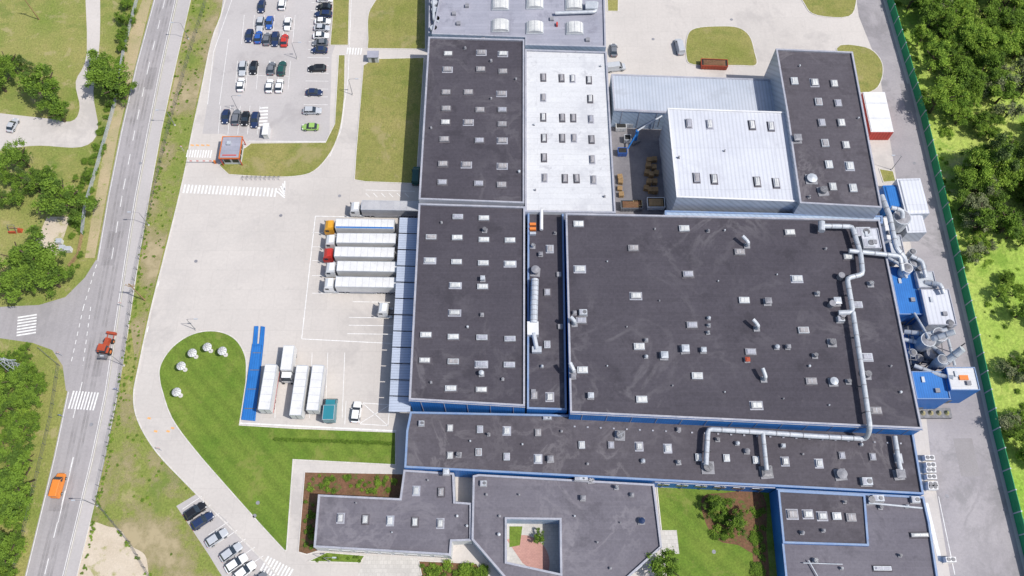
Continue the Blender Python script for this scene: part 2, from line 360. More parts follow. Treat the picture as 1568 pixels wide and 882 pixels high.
for k in range(9):
    v0=772+k*13; u0=283+k*13.5; pl([(u0-4,v0+8),(u0+26,v0-12)],.12)
for (u,v) in ((292,222),(300,222),(308,222),(316,222),(226,640),(236,660),(255,660),(262,655)): 
    pl([(u,v),(u+5,v+1)],.4,.04,'paint_orange')
for v in (300,370,430,500,560): pl([(286-(v-250)*.235,v),(284-(v-250)*.235,v+9)],.18)
pl([(1437,760),(1462,880)],.15); pl([(1418,770),(1440,860)],.8)
b.obj('road_markings')
b=MB()
for o in (-9,-4,5,10):
    P=PX([(c+o,v) for c,v in zip(C_,vs)])
    for i in range(len(P)-1): b.strip(P[i],P[i+1],.5,.0255,'tyre_scuff')
b.obj('tyre_marks')
b=MB()
for (u,v,w,h) in ((230,120,2.5,7),(170,380,3,9),(90,760,3,6),(1480,700,4,8),(1390,150,2.5,9),(150,560,2,5)):
    c=G(u,v); b.box((c[0],c[1],.016),(w,h,.008),0,'asphalt_patch')
for (u,v) in ((300,400),(430,330),(520,300),(350,560),(470,690),(1000,60),(1120,30),(1400,250),(1450,760),(140,650),(215,250),(390,790),(395,770),(1093,845)):
    c=G(u,v); b.cyl((c[0],c[1],.1 if u in (390,395,1093) else .018),.4,.03,'galv_dull',14)
b.obj('asphalt_repairs')
# ---------------------------------------------------------------- buildings
def building(name,px,h,roof,wall,cop='coping',pw=.4,ph=.45,holes=[],win=None,side=None):
    top=h+ph; P=ccw(PX(px,top)); c=Vector((sum(p[0] for p in P)/len(P),sum(p[1] for p in P)/len(P),0))
    e=empty(name,c); H=[ccw(PX(q,top)) for q in holes]
    w=MB(); n=len(P)
    for k in range(n):
        a,d=P[k],P[(k+1)%n]; w.face([(*a,0),(*d,0),(*d,h),(*a,h)],wall)
    for q in H:
        for k in range(len(q)):
            a,d=q[k],q[(k+1)%len(q)]; w.face([(*d,0),(*a,0),(*a,h),(*d,h)],wall)
    w.obj('walls',e)
    r=MB(); r.flat(P,h,roof,H); r.obj('roof',e)
    r=MB(); r.ring(P,pw,h,top,cop,side or wall,inner=cop)
    for q in H: r.ring(offset(q,-pw),pw,h,top,cop,cop,inner=wall)
    r.obj('parapet',e)
    if win:
        g=MB()
        for (k,z0,z1,ww,gap) in win:
            a,d=Vector(G2(*px[k],top)),Vector(G2(*px[(k+1)%len(px)],top)); cc=Vector(c[:2]); t=(d-a); ln=t.length; t.normalize(); nn=Vector((t.y,-t.x))
            if nn.dot((a+d)/2-cc)<0: nn=-nn
            x=gap
            while x+ww<ln-gap*.5:
                m=a+t*(x+ww/2)+nn*.03; ang=math.atan2(t.y,t.x)
                g.box((m.x,m.y,z0-.06),(ww+.16,.1,z1-z0+.12),ang,'white_paint_metal')
                m2=m+nn*.03; g.box((m2.x,m2.y,z0),(ww,.1,z1-z0),ang,'glass_dark')
                x+=ww+gap
        g.obj('windows',e)
    return e
A=building('factory_hall_north',[(656,56),(803,60),(803,311),(641,305)],9,'roof_bitumen','wall_white')
A2=building('white_roof_hall',[(804,75),(929,79),(943,326),(804,324)],8.4,'roof_white','wall_white','coping')
A0=building('north_annex',[(683,-90),(924,-90),(928,72),(804,69),(804,57),(661,52),(672,0)],7.5,'roof_light','wall_lightblue')
A00=building('north_side_block',[(658,-60),(682,-60),(679,52),(656,50)],6,'roof_light','wall_lightblue')
B=building('loading_hall',[(641,311),(804,316),(804,622),(626,612)],9.5,'roof_bitumen','wall_blue','coping',win=[(3,1.2,4.2,3.2,2.0)])
C=building('connecting_hall',[(808,322),(863,324),(868,628),(807,626)],7.6,'roof_bitumen','wall_blue','coping_blue')
D=building('main_production_hall',[(866,326),(1347,336),(1413,657),(873,632)],10.2,'roof_bitumen','wall_blue','coping')
E=building('south_production_wing',[(628,630),(1380,645),(1396,645),(1415,757),(1187,745),(1003,736),(619,716),(622,660)],5.8,'roof_bitumen_low','wall_blue','coping_blue',win=[(3,2.2,3.6,2,1.2),(4,2.2,3.6,2.2,1.6)])
F=building('office_wing',[(487,757),(612,763),(618,719),(695,724),(697,768),(722,770),(722,828),(692,829),(690,852),(684,850),(480,838)],4.4,'roof_grey','wall_white','coping',win=[(9,1.2,2.8,1.7,.9),(10,1.0,2.6,1.6,1.2)])
G_=building('office_pavilion',[(733,726),(1002,741),(1014,838),(962,885),(935,905),(790,905),(722,826),(724,728)],4.9,'roof_grey','wall_lightblue','coping',holes=[[(776,795),(857,796),(858,878),(776,860)]],win=[(1,1,2.8,2,1.2),(2,1,2.8,2,1.2),(5,1,2.8,2,1.2)])
Hh=building('east_office_block',[(1189,748),(1415,760),(1424,800),(1440,905),(1205,905)],5.0,'roof_grey','wall_blue','coping_blue')
H2=building('east_office_roof_bay',[(1191,750),(1325,757),(1331,836),(1199,832)],5.6,'roof_bitumen_low','wall_blue','coping_blue',ph=.3)
K=building('metal_roof_shed',[(936,113),(1178,121),(1210,176),(1020,172),(940,168)],7,'roof_metal','wall_lightblue','coping',ph=.12)
I=building('white_tower_hall',[(1022,165),(1205,171),(1224,309),(1036,302)],12.6,'roof_white_metal','wall_steel','white_paint_metal',ph=.25)
J=building('dark_roof_tower_hall',[(1188,74),(1306,79),(1351,318),(1225,311),(1205,172)],13.6,'roof_bitumen_low','wall_steel','coping')
LN=building('link_block',[(1018,322),(1352,330),(1352,342),(1018,334)],9.0,'wall_lightblue','wall_steel','coping_blue',ph=.2)
def gutter(parent,a,c,h,n,mt='coping'):
    s=MB(); p,q=Vector(G(*a,h)),Vector(G(*c,h)); s.tube([p,q],.12,mt,6)
    for k in range(n):
        m=p+(q-p)*((k+.5)/n); s.tube([m,(m.x,m.y,.2)],.07,mt,6)
    s.obj('rainwater_gutter',parent)
gutter(D,(873,633.5),(1413,658.5),10,14); gutter(B,(626,613.5),(804,623.5),9.4,5); gutter(E,(1003,738),(1187,747),5.7,6); gutter(K,(940,169),(1020,173),6.9,3)
e=empty('loading_dock_canopy',G(615,480)); cm=MB(); n=12
for k in range(n):
    t0=k/n;t1=(k+1)/n-.006
    f=lambda t:[(612-17*t,333+299*t),(642-14*t,334+299*t)]
    q=[f(t0)[0],f(t0)[1],f(t1)[1],f(t1)[0]]; P=ccw(PX(q,5)); z=5.0+.02*(k%2)
    cm.flat(P,z,'canopy_metal'); cm.flat(P,z-.25,'canopy_metal')
    for i in range(4): a,d=P[i],P[(i+1)%4]; cm.face([(*a,z-.25),(*d,z-.25),(*d,z),(*a,z)],'coping')
    p=G(*f(t0)[0],5); cm.box((p[0]+.3,p[1]-.3,0),(.25,.25,4.74),0,'steel_dark')
cm.obj('roof',e)
d=MB()
for k in range(11):
    t=(k+.5)/11; p=G(628-15*t,345+285*t,0); d.box((p[0]-1.1,p[1],0),(.5,3.2,1.2),0,'kerb_stone'); d.box((p[0]-1.0,p[1],1.2),(.3,3.0,3),0,'rubber')
d.obj('dock_bays',e)
# ---------------------------------------------------------------- rooftop kit
def kit(parent,h,sky=(),skw=(2.3,1.35),smat='skylight_white',vents=(),frame='galv',rot=0,hh=.55):
    s=MB()
    for u,v in sky:
        p=G(u,v,h+.5); r=rot+random.uniform(-.015,.015); hv=hh*random.uniform(.85,1.1)
        s.box((p[0],p[1],h),(skw[0]+.5,skw[1]+.5,.06),r,'coping' if random.random()<.25 else 'roof_bitumen_low')
        s.box((p[0],p[1],h+.06),(skw[0],skw[1],hv*.7),r,'galv_dull' if smat=='skylight_grey' or random.random()<.35 else frame)
        q=random.random(); mt=smat
        if smat=='skylight_white' and q<.16: mt='skylight_grey'
        elif smat=='skylight_grey' and q<.15: mt='skylight_white'
        elif q>.82: mt='coping'
        s.box((p[0],p[1],h+.06+hv*.7),(skw[0]-.25,skw[1]-.25,.2),r,mt,taper=.75)
        s.box((p[0],p[1],h+.26+hv*.7),(.1,skw[1]*.7,.03),r,frame)
    if s.f: s.obj('skylights',parent)
    s=MB()
    for it in vents:
        u,v,r,ht=it[:4]; mt=it[4] if len(it)>4 else ('galv_dull' if random.random()<.6 else 'galv')
        r*=.78; p=G(u,v,h+ht); x,y=p[0],p[1]
        s.box((x,y,h),(r*3,r*3,.22),random.uniform(-.1,.1),'galv_dull')
        ty=random.random()
        if r<.2: s.cyl((x,y,h+.22),r,ht-.2,mt,10,cap='rubber'); s.cyl((x,y,h+ht+.1),r*1.6,.08,mt,10,r2=r*.5)
        elif ty<.3:
            s.box((x,y,h+.22),(r*1.7,r*1.7,ht-.3),0,mt); s.box((x,y,h+ht-.08),(r*2.5,r*2.5,.12),0,mt); s.box((x,y,h+ht+.04),(r*2.3,r*2.3,.15),0,mt,taper=.5)
        elif ty<.6:
            s.cyl((x,y,h+.22),r,ht-.1,mt,14,r2=r*1.1,cap='steel_dark'); s.box((x,y,h+ht+.125),(r*2,.07,.04),.5,mt); s.box((x,y,h+ht+.125),(r*2,.07,.04),2.07,mt)
        else:
            s.cyl((x,y,h+.22),r,ht-.4,mt,12); s.cyl((x,y,h+ht-.18),r*1.35,.12,mt,14); s.cyl((x,y,h+ht-.06),r*1.35,.28,mt,14,r2=.12)
    if s.f: s.obj('roof_vents',parent)
kit(A,9,[(686,81),(737,79),(770,81),(685,105),(736,105),(770,108),(683,140),(717,140),(768,142),(683,165),(735,167),(769,167),(682,186),(717,186),(769,189),(680,212),(734,214),(769,214),(678,250),(714,251),(769,253),(677,278),(733,280),(768,282)],(2.1,1.35),'skylight_grey',
 [(712,72,.3,.6),(752,92,.25,.6),(790,120,.2,.5),(660,195,.2,.5),(752,150,.2,.5),(795,262,.25,.6)])
kit(A2,8.4,[(832,117),(860,118),(877,119),(902,121),(832,148),(904,150),(832,178),(861,179),(878,179),(905,181),(833,210),(861,210),(879,210),(906,212),(833,240),(907,243),(834,271),(865,272),(883,272),(909,274)],(.95,2.0),'skylight_grey',
 [(920,100,.15,.5),(820,290,.15,.5),(926,300,.2,.5),(818,190,.15,.5)],frame='coping')
kit(B,9.5,[(701,331),(741,333),(660,362),(700,363),(741,366),(781,367),(658,398),(699,400),(740,402),(781,403),(697,436),(739,438),(696,478),(652,512),(694,515),(738,516),(781,518),(650,551),(694,553),(737,557),(780,558),(690,594),(737,596)],(2.3,1.15),'skylight_white',
 [(742,350,.5,1.2),(739,425,.5,1.3),(737,570,.5,1.4),(738,481,.35,.7),(716,500,.2,.6),(660,585,.2,.6),(770,580,.25,.6),(676,340,.2,.5)])
kit(C,7.6,[(838,447),(842,380),(838,527),(818,605),(842,607)],(1.3,1.6),'skylight_white',[(816,375,.5,1),(828,388,.45,.9),(820,412,.9,1.8),(850,356,.3,.6),(830,560,.3,.7)])
kit(D,10.2,[(886,342),(1048,349),(970,379),(1133,385),(1210,355),(888,411),(1054,419),(1221,426),(1300,392),(974,452),(1140,459),(890,490),(1060,497),(1231,505),(1313,466),(979,530),(1150,538),(892,566),(1068,575),(1243,583),(1328,546),(983,611),(1159,620),(1342,628)],(2.2,1.4),'skylight_white',
 [(1085,352,.3,.8),(1253,448,.45,1),(1177,460,.7,1.2),(1086,486,.35,.8),(1086,497,.35,.8),(1085,508,.35,.8),(1018,543,.75,1.2,'galv'),(1050,533,.8,1.2,'galv'),(1078,535,.55,1,'galv'),(990,520,.35,.8),(990,545,.35,.8),(1191,530,.45,1),(1208,530,.45,1),(1276,523,.8,1.0),(1250,543,.5,1.1),(1145,550,.5,.8,'tractor_red'),(1283,460,.8,1.3),(1278,583,.8,1.1),(1301,583,.5,.9),(1335,433,.6,1),(880,478,.4,.8),(878,575,.5,1),(905,605,.6,1),(1330,572,.8,1.3),(1110,352,.15,.5),(930,400,.12,.4),(1010,460,.12,.4),(1190,420,.12,.4),(930,560,.12,.4),(1110,600,.12,.4),(1365,560,.15,.5),(1380,600,.2,.5),(1003,350,.15,.4),(1265,380,.2,.6),(1240,560,.2,.5),(1100,430,.12,.4),(960,500,.12,.4),(1200,610,.12,.4),(1030,590,.12,.4),(1270,620,.12,.4)])
s=MB()
for (u,v,dx,dy) in ((1145,368,-1.4,1.6),(1160,495,-1.2,1.5),(1171,573,-.6,2),(880,488,-1,1),(878,562,-.8,1.6)):
    p=G(u,v,11.5); s.box((p[0],p[1]-.8,10.2),(1.3,1.3,.3),0,'galv_dull'); s.tube([(p[0],p[1]-.8,10.2),(p[0],p[1]-.8,12.0),(p[0]+dx*.9,p[1]-.8+dy*.9,12.3)],.42,'galv') 
s.duct([G(1257,346,12),G(1305,347,12),G(1318,390,12),G(1321,420,12),G(1297,426,12),G(1306,478,12),G(1284,479,11.6)],.55,'galv')
s.duct([G(1306,478,12),G(1320,570,12),G(1332,652,12),G(1330,664,9.5),G(1325,672,7.6),G(1250,668,7.6),G(1168,662,7.6),G(1084,657,7.6),G(1081,712,7.6)],.52,'galv')
s.duct([G(1168,662,7.6),G(1174,720,7.6)],.45,'galv')
s.duct([G(1300,384,12),G(1378,392,12),G(1382,415,11)],.5,'galv'); s.tube([G(1258,340,12),G(1258,354,12)],.75,'galv')
for (u,v,h0,hh) in ((1280,346,10.2,12),(1312,370,10.2,12),(1301,450,10.2,12),(1312,515,10.2,12),(1322,590,10.2,12),(1330,630,10.2,12),(1210,665,5.8,7.6),(1130,660,5.8,7.6),(1083,690,5.8,7.6),(1290,670,5.8,7.6)):
    p=G(u,v,hh); s.box((p[0]-.7,p[1],h0),(.12,.12,hh-h0),0,'steel_dark'); s.box((p[0]+.7,p[1],h0),(.12,.12,hh-h0),0,'steel_dark'); s.box((p[0],p[1],hh-.75),(1.5,.12,.12),0,'steel_dark')
for (u,v) in ((1290,420),(1292,480),(1276,463)):
    p=G(u,v,12); s.cyl((p[0],p[1],10.2),.7,1.5,'galv_dull',12)
s.obj('extraction_ducts',D)
kit(E,5.8,[(689,655),(735,657),(776,659),(824,662),(733,692),(776,699),(824,702),(891,681),(936,681),(979,683),(1023,686),(689,697),(1070,700),(1113,701),(1158,704),(1203,706),(1255,709),(1290,697),(1337,699),(1377,701)],(1.25,1.5),'skylight_white',
 [(950,665,.9,1.2),(843,702,.6,1),(702,695,.5,1),(985,705,.4,.8),(1040,707,.45,1),(1290,725,1.0,1.3),(748,664,.3,1),(1040,657,.4,.8),(1100,672,.4,.9),(1130,678,.4,.9),(1145,690,.5,1),(1200,682,.4,.8),(1085,715,1.1,.9,'steel_dark'),(1175,722,1.1,.9,'steel_dark'),(1380,725,.9,1.4),(860,660,.2,.5),(900,710,.2,.5),(1320,680,.3,.6),(683,722,.6,1),(720,675,.15,.5),(800,680,.15,.5),(1230,695,.15,.5)])
s=MB(); s.duct([G(1370,668,7),G(1377,712,7),G(1383,732,6.5)],.48,'galv')
for k in range(26):
    u=880+k*20; p=G(u,640+.052*(u-870)+12,6.2); s.box((p[0],p[1],5.8),(.4,.3,.2),0,'coping')
s.obj('roof_fittings',E)
kit(F,4.4,[(521,793),(559,795),(597,797),(635,799),(674,801),(637,751),(675,753)],(1.1,1.6),'skylight_white',[(545,770,.12,.5),(655,735,.15,.5),(600,815,.12,.4),(700,790,.2,.5),(715,805,.2,.5)])
kit(G_,4.9,[],(2,1.5),'skylight_white',[(795,757,.15,.6),(893,762,.5,1),(945,745,.4,1.3),(983,797,.6,1,'paintcar_navy'),(968,757,.4,.8),(764,818,.25,.7),(915,830,.15,.6),(880,790,.15,.5),(935,870,.2,.5),(745,757,.2,.5),(905,735,.6,.5,'white_paint_metal'),(765,790,.2,.5),(950,800,.12,.4)])
kit(H2,5.6,[(1214,787),(1304,792)],(1.9,1.6),'skylight_grey',[(1230,815,.35,1),(1262,812,.3,.8)])
kit(H2,5.6,[(1238,787),(1260,790),(1282,790)],(1.7,1.4),'skylight_white',[(1295,768,.3,.8)])
kit(Hh,5.0,[(1409,819),(1352,870)],(3.4,.8),'skylight_white',[(1335,765,.8,1.1),(1350,776,.4,.8),(1390,775,.3,.7),(1250,858,.5,.9),(1380,850,.3,.8),(1290,870,.3,.7)])
s=MB(); s.tube([G(1238,858,5.6),G(1262,900,5.6)],.12,'galv'); s.tube([G(1330,770,5.8),G(1412,778,5.8)],.2,'galv'); s.tube([G(1230,862,5.6),G(1290,864,5.6)],.1,'galv'); s.obj('pipes',Hh)
kit(I,12.6,[(1055,188),(1087,189),(1152,190),(1181,192),(1067,271),(1094,273),(1160,277),(1189,279)],(1.2,2.3),'skylight_white',[(1110,230,.15,.5),(1040,240,.2,.6)],frame='coping')
kit(J,13.6,[(1217,123),(1248,125),(1278,127),(1254,155),(1284,157),(1259,187),(1289,187),(1264,218),(1296,221),(1270,251),(1302,253),(1276,285),(1307,287)],(1.6,2.0),'skylight_white',
 [(1225,100,.15,.5),(1244,272,1.1,.9),(1262,290,1.0,1.0),(1240,300,.3,.7),(1222,210,.9,1.2),(1315,180,.15,.5)])
def units(parent,h,L):
    s=MB()
    for (u,v,w,l,hh) in L:
        p=G(u,v,h+hh); s.box((p[0],p[1],h),(w+.3,l+.3,.2),0,'galv_dull'); s.box((p[0],p[1],h+.2),(w,l,hh),0,'galv'); s.cyl((p[0]+w*.2,p[1],h+.2+hh),min(w,l)*.33,.12,'galv_dull',14,cap='steel_dark'); s.box((p[0]-w*.28,p[1],h+.2+hh),(w*.3,l*.8,.06),0,'coping')
    s.obj('air_handling_units',parent)
units(D,10.2,[(1322,355,3.2,2.2,1.2),(1330,372,2.6,2.0,1.4),(893,478,1.6,1.2,.8),(1288,488,1.4,1.2,.9)])
units(E,5.8,[(1328,737,2,1.5,.9),(645,648,1,1,.6),(890,733,2.5,.6,.4),(838,640,1.6,.5,.4)])
units(Hh,5,[(1402,765,1.6,1.2,.7),(1345,763,2.2,1.2,.8)])
units(G_,4.9,[(740,740,1.2,1,.6)])
s=MB()
for (u,v) in ((766,5),(819,3),(879,5),(766,38),(819,41),(880,42),(766,-28),(819,-28)):
    p=G(u,v,8.2); n=8; w,l=4.2,3.4; x,y=p[0],p[1]
    s.box((x,y,7.5),(w+.3,l+.3,.3),0,'galv')
    prev=None
    for k in range(n+1):
        a=math.pi*k/n; q=(x-w/2*math.cos(a)*1,7.8+.9*math.sin(a))
        if prev: s.face([(prev[0],y-l/2,prev[1]),(q[0],y-l/2,q[1]),(q[0],y+l/2,q[1]),(prev[0],y+l/2,prev[1])],'skylight_white')
        prev=q
    for k in (2,4,6):
        a=math.pi*k/n; s.box((x-w/2*math.cos(a),y,7.81+.9*math.sin(a)),(.08,l,.04),0,'coping')
    arcp=[(x-w/2*math.cos(math.pi*k/n),7.8+.9*math.sin(math.pi*k/n)) for k in range(n+1)]
    s.face([(a,y-l/2,z) for a,z in arcp],'skylight_white'); s.face([(a,y+l/2,z) for a,z in arcp][::-1],'skylight_white')
s.obj('barrel_rooflights',A0)
s=MB(); s.tube([G(850,20,8.4),G(912,18,8.4),G(914,4,8.4)],.45,'galv'); p=G(905,12,8); s.box((p[0],p[1],7.5),(3,2.4,1.6),0,'galv')
for (u,v) in ((695,20),(702,35),(740,60),(900,60),(845,28),(715,8)): p=G(u,v,8); s.box((p[0],p[1],7.5),(1,1,.6),0,'galv_dull')
s.box((*G2(853,37,8),7.5),(.4,1.0,.8),0,'red')
s.obj('roof_plant',A0)
s=MB(); 
for k,(u,v) in enumerate(((665,5),(666,16),(668,30),(664,44))):
    p=G(u,v,7); s.cyl((p[0],p[1],6),.9,1.5,'galv',12,cap='galv')
s.tube([G(663,-20,7.5),G(664,30,7.5),G(672,34,7.5)],.35,'galv'); s.obj('pipes',A00)
s=MB(); s.tube([G(819,428,9),G(817,495,9)],.85,'galv',14)
for k in range(9):
    a,c=Vector(G(819,428,9)),Vector(G(817,495,9)); m=a+(c-a)*(k+.5)/9; s.tube([m-Vector((0,.06,0)),m+Vector((0,.06,0))],.9,'galv_dull',14)
p=G(816,503,9); s.box((p[0],p[1],7.6),(2.4,3.0,1.7),0,'white_paint_metal')
s.tube([G(817,510,9),G(822,535,8.6)],.5,'galv'); p=G(822,535,8.5); s.box((p[0],p[1],7.6),(2,1.3,1.0),0,'galv')
s.tube([G(829,322,8.6),G(829,352,8.6)],.4,'white_paint_metal'); 
for k in range(3): p=G(816,342+k*7,8.6); s.box((p[0],p[1],7.6),(1.4,.6,.8),0,'orange' if k<2 else 'galv')
for (u,v) in ((817,600),(858,500),(856,420)): p=G(u,v,8); s.box((p[0],p[1],7.6),(1.0,1.1,.5),0,'galv_dull')
s.obj('ventilation_plant',C)
b=MB(); b.flat(PX([(776,795),(857,796),(858,890),(776,880)]),.03,'paving'); 
c=G(800,862); fan=[(c[0],c[1])]+[(c[0]+5.4*math.cos(R(a)),c[1]+5.4*math.sin(R(a))) for a in range(-35,126,10)]
b.flat(fan,.05,'red_paving'); b.flat(PX([(780,806),(800,806),(796,835),(780,838)]),.06,'lawn_grass'); b.obj('patio')
def pal(x,y,n,rot=0):
    b=MB()
    for k in range(n):
        z=.02+k*.3
        for i in range(5): b.box((-.48+i*.24,0,z+.16),(.17,1.2,.04),0,'wood')
        for i in (-.5,0,.5): b.box((0,i,z),(1.1,.12,.15),0,'wood')
    o=b.obj('pallet_stack'); o.location=(x,y,0); o.rotation_euler=(0,0,rot)
for (u,v,n) in ((995,243,5),(1003,241,4),(993,252,6),(1002,254,5),(998,265,5),(1006,262,4),(994,277,6),(1003,276,5),(997,289,5),(1004,290,6),(950,268,4),(951,275,4),(950,285,3),(952,295,4),(991,262,5),(990,285,4)):
    p=G(u,v,1.5); pal(p[0],p[1],n,random.uniform(-.15,.15))
def skip(u,v,l,w,col,rot=0,load=None,h=1.4):
    b=MB(); b.box((0,0,.15),(l,w,h),0,col,top='rubber',taper=1.04)
    P=[(-l*.52,-w*.52),(l*.52,-w*.52),(l*.52,w*.52),(-l*.52,w*.52)]; b.ring(P,.12,.15+h,.3+h,col,col)
    for i in range(int(l/.8)):
        for sy in (-1,1): b.box((-l/2+.4+i*.8,sy*w*.52,.2),(.08,.08,h-.1),0,col)
    if load: b.box((0,0,.15+h),(l*.85,w*.8,.2),0,load,taper=.7)
    for sx in (-1,1):
        for sy in (-1,1): b.cyl((sx*l*.4,sy*w*.4,0),.1,.15,'steel_dark',8)
    o=b.obj('waste_skip'); o.location=G(u,v); o.rotation_euler=(0,0,rot)
skip(966,318,5,2.2,'paintcar_grey',load='mulch'); skip(1003,315,4,2.6,'paintcar_white',load='wood'); skip(952,236,2.2,1.6,'paintcar_blue'); skip(950,198,2.5,1.6,'wall_white'); skip(962,192,2,1.6,'galv')
skip(1092,102,6.6,2.2,'tractor_red',load='mulch',rot=-.05)
skip(960,216,1.6,1.6,'paintcar_silver'); skip(975,316,2,1.5,'dirt'); skip(996,180,3,1.6,'paintcar_blue')
b=MB(); b.cyl((0,0,0),.4,5,'wall_blue',10); b.tube([(0,0,5),(3,1.5,6),(6,3.6,6)],.22,'galv'); b.tube([(0,0,4),(-2,-2.5,1)],.2,'wall_blue'); b.box((0,0,0),(2,1.6,1.1),.5,'paintcar_grey'); b.tube([(5.6,3.3,6),(5.6,3.3,2)],.1,'steel_dark')
o=b.obj('loading_crane'); o.location=G(972,218)
b=MB(); b.tube([(-5,0,5.5),(5.5,0,5.5)],.15,'paintcar_blue'); b.tube([(-5,1.5,5.5),(5.5,1.5,5.5)],.15,'paintcar_blue')
for i in range(9): b.tube([(-5+i*1.3,0,5.5),(-4.4+i*1.3,1.5,5.5)],.07,'paintcar_blue')
for x in (-5,5.5):
    for y in (0,1.5): b.box((x,y,0),(.3,.3,5.5),0,'paintcar_blue')
o=b.obj('steel_gantry'); o.location=G(975,192)
# ---------------------------------------------------------------- east plant
e=empty('cold_store_container',G(1385,318)); s=MB()
for (u,v,w,l,h,mt) in ((1371,301,4.6,6.2,4.5,'wall_blue'),(1398,300,5.6,9.5,5.5,'roof_white_metal'),(1400,340,4.5,5.5,4.5,'roof_white_metal')):
    p=G(u,v,h); s.box((p[0],p[1],0),(w,l,h),.03,'wall_steel' if mt!='wall_blue' else 'wall_blue',top=mt); s.box((p[0],p[1],h),(w-.6,l-.6,.25),.03,mt,taper=.9)
s.obj('body',e)
e=empty('dust_extraction_plant',G(1430,520)); s=MB()
for (u,v,w,l,h,wm,tm) in ((1388,445,5.5,11.5,6,'wall_blue','wall_blue'),(1437,470,6.2,8.5,7,'wall_steel','roof_white_metal'),(1405,525,5,4,5,'wall_blue','wall_blue'),(1333,365,4,5,11.5,'wall_steel','roof_white_metal'),(1425,590,7,6,8,'wall_blue','wall_blue'),(1474,580,6,5,9,'wall_blue','roof_white'),(1418,428,4,4,7,'wall_steel','galv'),(1372,375,3,5,7,'wall_steel','galv'),(1356,350,2.5,6,8,'wall_white','white_paint_metal')):
    p=G(u,v,h); s.box((p[0],p[1],0),(w,l,h),.0,wm,top=tm); s.ring([(p[0]-w/2,p[1]-l/2),(p[0]+w/2,p[1]-l/2),(p[0]+w/2,p[1]+l/2),(p[0]-w/2,p[1]+l/2)],.18,h+.0,h+.2,'coping' if wm!='wall_blue' else 'coping_blue',wm)
    s.box((p[0]+w*.15,p[1]-l*.2,h+.0),(.9,.9,.5),0,'galv_dull'); s.box((p[0]-w*.2,p[1]+l*.2,h),(.6,1.2,.3),0,'galv'); s.box((p[0],p[1]-l/2-.04,0),(1.1,.06,2.1),0,'steel_dark')
s.box((*G2(1476,578,9.3),9.05),(1.8,1.0,.3),0,'orange'); s.obj('housings',e)
s=MB()
for (u,v,r,h,mt) in ((1382,332,2.0,8,'galv'),(1390,410,1.2,9,'white_paint_metal'),(1402,400,1.3,8,'galv'),(1422,520,1.6,9,'galv'),(1440,512,1.6,9,'galv'),(1444,550,1.1,10,'galv'),(1412,408,1.1,7,'galv_dull'),(1430,540,1.5,7,'galv_dull'),(1398,540,.9,6,'galv'),(1408,548,.9,6,'galv_dull'),(1398,385,.8,6,'galv'),(1455,495,.9,7,'galv_dull')):
    p=G(u,v,h); s.cyl((p[0],p[1],1.5),r*.3,h-r*2-1.5 if h>r*3 else 1,mt,14,r2=r) ; s.cyl((p[0],p[1],h-2*r),r,2*r,mt,16); s.cyl((p[0],p[1],h),r*.9,.35,'galv_dull',16,r2=.5,cap='steel_dark')
    for k in range(4):
        a=k*math.pi/2+.78; s.box((p[0]+r*.8*math.cos(a),p[1]+r*.8*math.sin(a),0),(.15,.15,h-2*r),0,'steel_dark')
for P,r in (([G(1350,300,9),G(1362,330,10),G(1372,380,10),G(1385,395,9),G(1388,412,7)],.6),([G(1382,334,9),G(1382,322,10),G(1365,318,10)],.5),([G(1395,392,9),G(1412,400,9),G(1418,425,8)],.45),
  ([G(1385,508,6),G(1420,512,8),G(1450,505,9)],.5),([G(1384,520,6),G(1425,528,7),G(1445,545,8)],.45),([G(1440,560,4),G(1440,560,8),G(1474,534,12.5)],.75),([G(1425,520,4),G(1425,520,9),G(1462,508,12)],.6),([G(1405,432,6),G(1440,435,8.5),G(1445,450,8)],.5),([G(1400,560,7),G(1440,575,8),G(1460,578,9.2)],.45),
  ([G(1360,395,9),G(1378,405,9.5),G(1388,425,7)],.35),([G(1400,480,6.5),G(1412,500,8),G(1422,518,9.6)],.3),([G(1452,520,8),G(1462,560,9.5)],.3)):
    s.duct(P,r,'galv',2.2)
for (u,v) in ((1385,500),(1412,505),(1440,500),(1458,540),(1410,555)):
    p=G(u,v,0); s.box((p[0],p[1],0),(.2,.2,6),0,'steel_dark'); 
for z in (3,6):
    for k in range(3): s.tube([(*G2(1390+k*25,500,z),z),(*G2(1395+k*25,560,z),z)],.1,'steel_dark')
    s.tube([(*G2(1388,505,z),z),(*G2(1455,512,z),z)],.1,'steel_dark'); s.tube([(*G2(1392,550,z),z),(*G2(1455,558,z),z)],.1,'steel_dark')
p=G(1432,632,1); s.box((p[0],p[1],0),(7,2.2,.9),0,'steel_dark'); 
for k in range(4): s.cyl((p[0]-2.6+k*1.7,p[1],.9),.6,.7,'dirt',10,r2=.2)
s.obj('cyclones_and_ducts',e)
for i,(u,v) in enumerate(((1419,703),(1421,714),(1421,722),(1422,732),(1424,743),(1451,858),(1424,748))):
    s=MB(); s.box((0,0,0),(2.2,1.2,.2),0,'kerb_stone'); s.box((0,0,.2),(2.0,1.0,1.3),0,'white_paint_metal'); s.cyl((-.45,0,1.5),.38,.1,'steel_dark',12); s.cyl((.45,0,1.5),.38,.1,'steel_dark',12)
    o=s.obj('air_conditioning_unit'); o.location=G(u,v)
s=MB(); s.box((0,0,.1),(5.6,12,3.4),0,'red',top='white_paint_metal'); 
for k in range(15):
    for sx in (-1,1): s.box((sx*2.82,-5.6+k*.8,.2),(.1,.3,3.1),0,'red')
for k in range(7): s.box((-2.4+k*.75,-6.02,.2),(.3,.1,3.1),0,'red')
s.box((0,0,3.5),(5.2,11.6,.12),0,'white_paint_metal'); s.box((0,-2,3.62),(5.2,.12,.05),0,'galv'); s.box((0,2.5,3.62),(5.2,.12,.05),0,'galv')
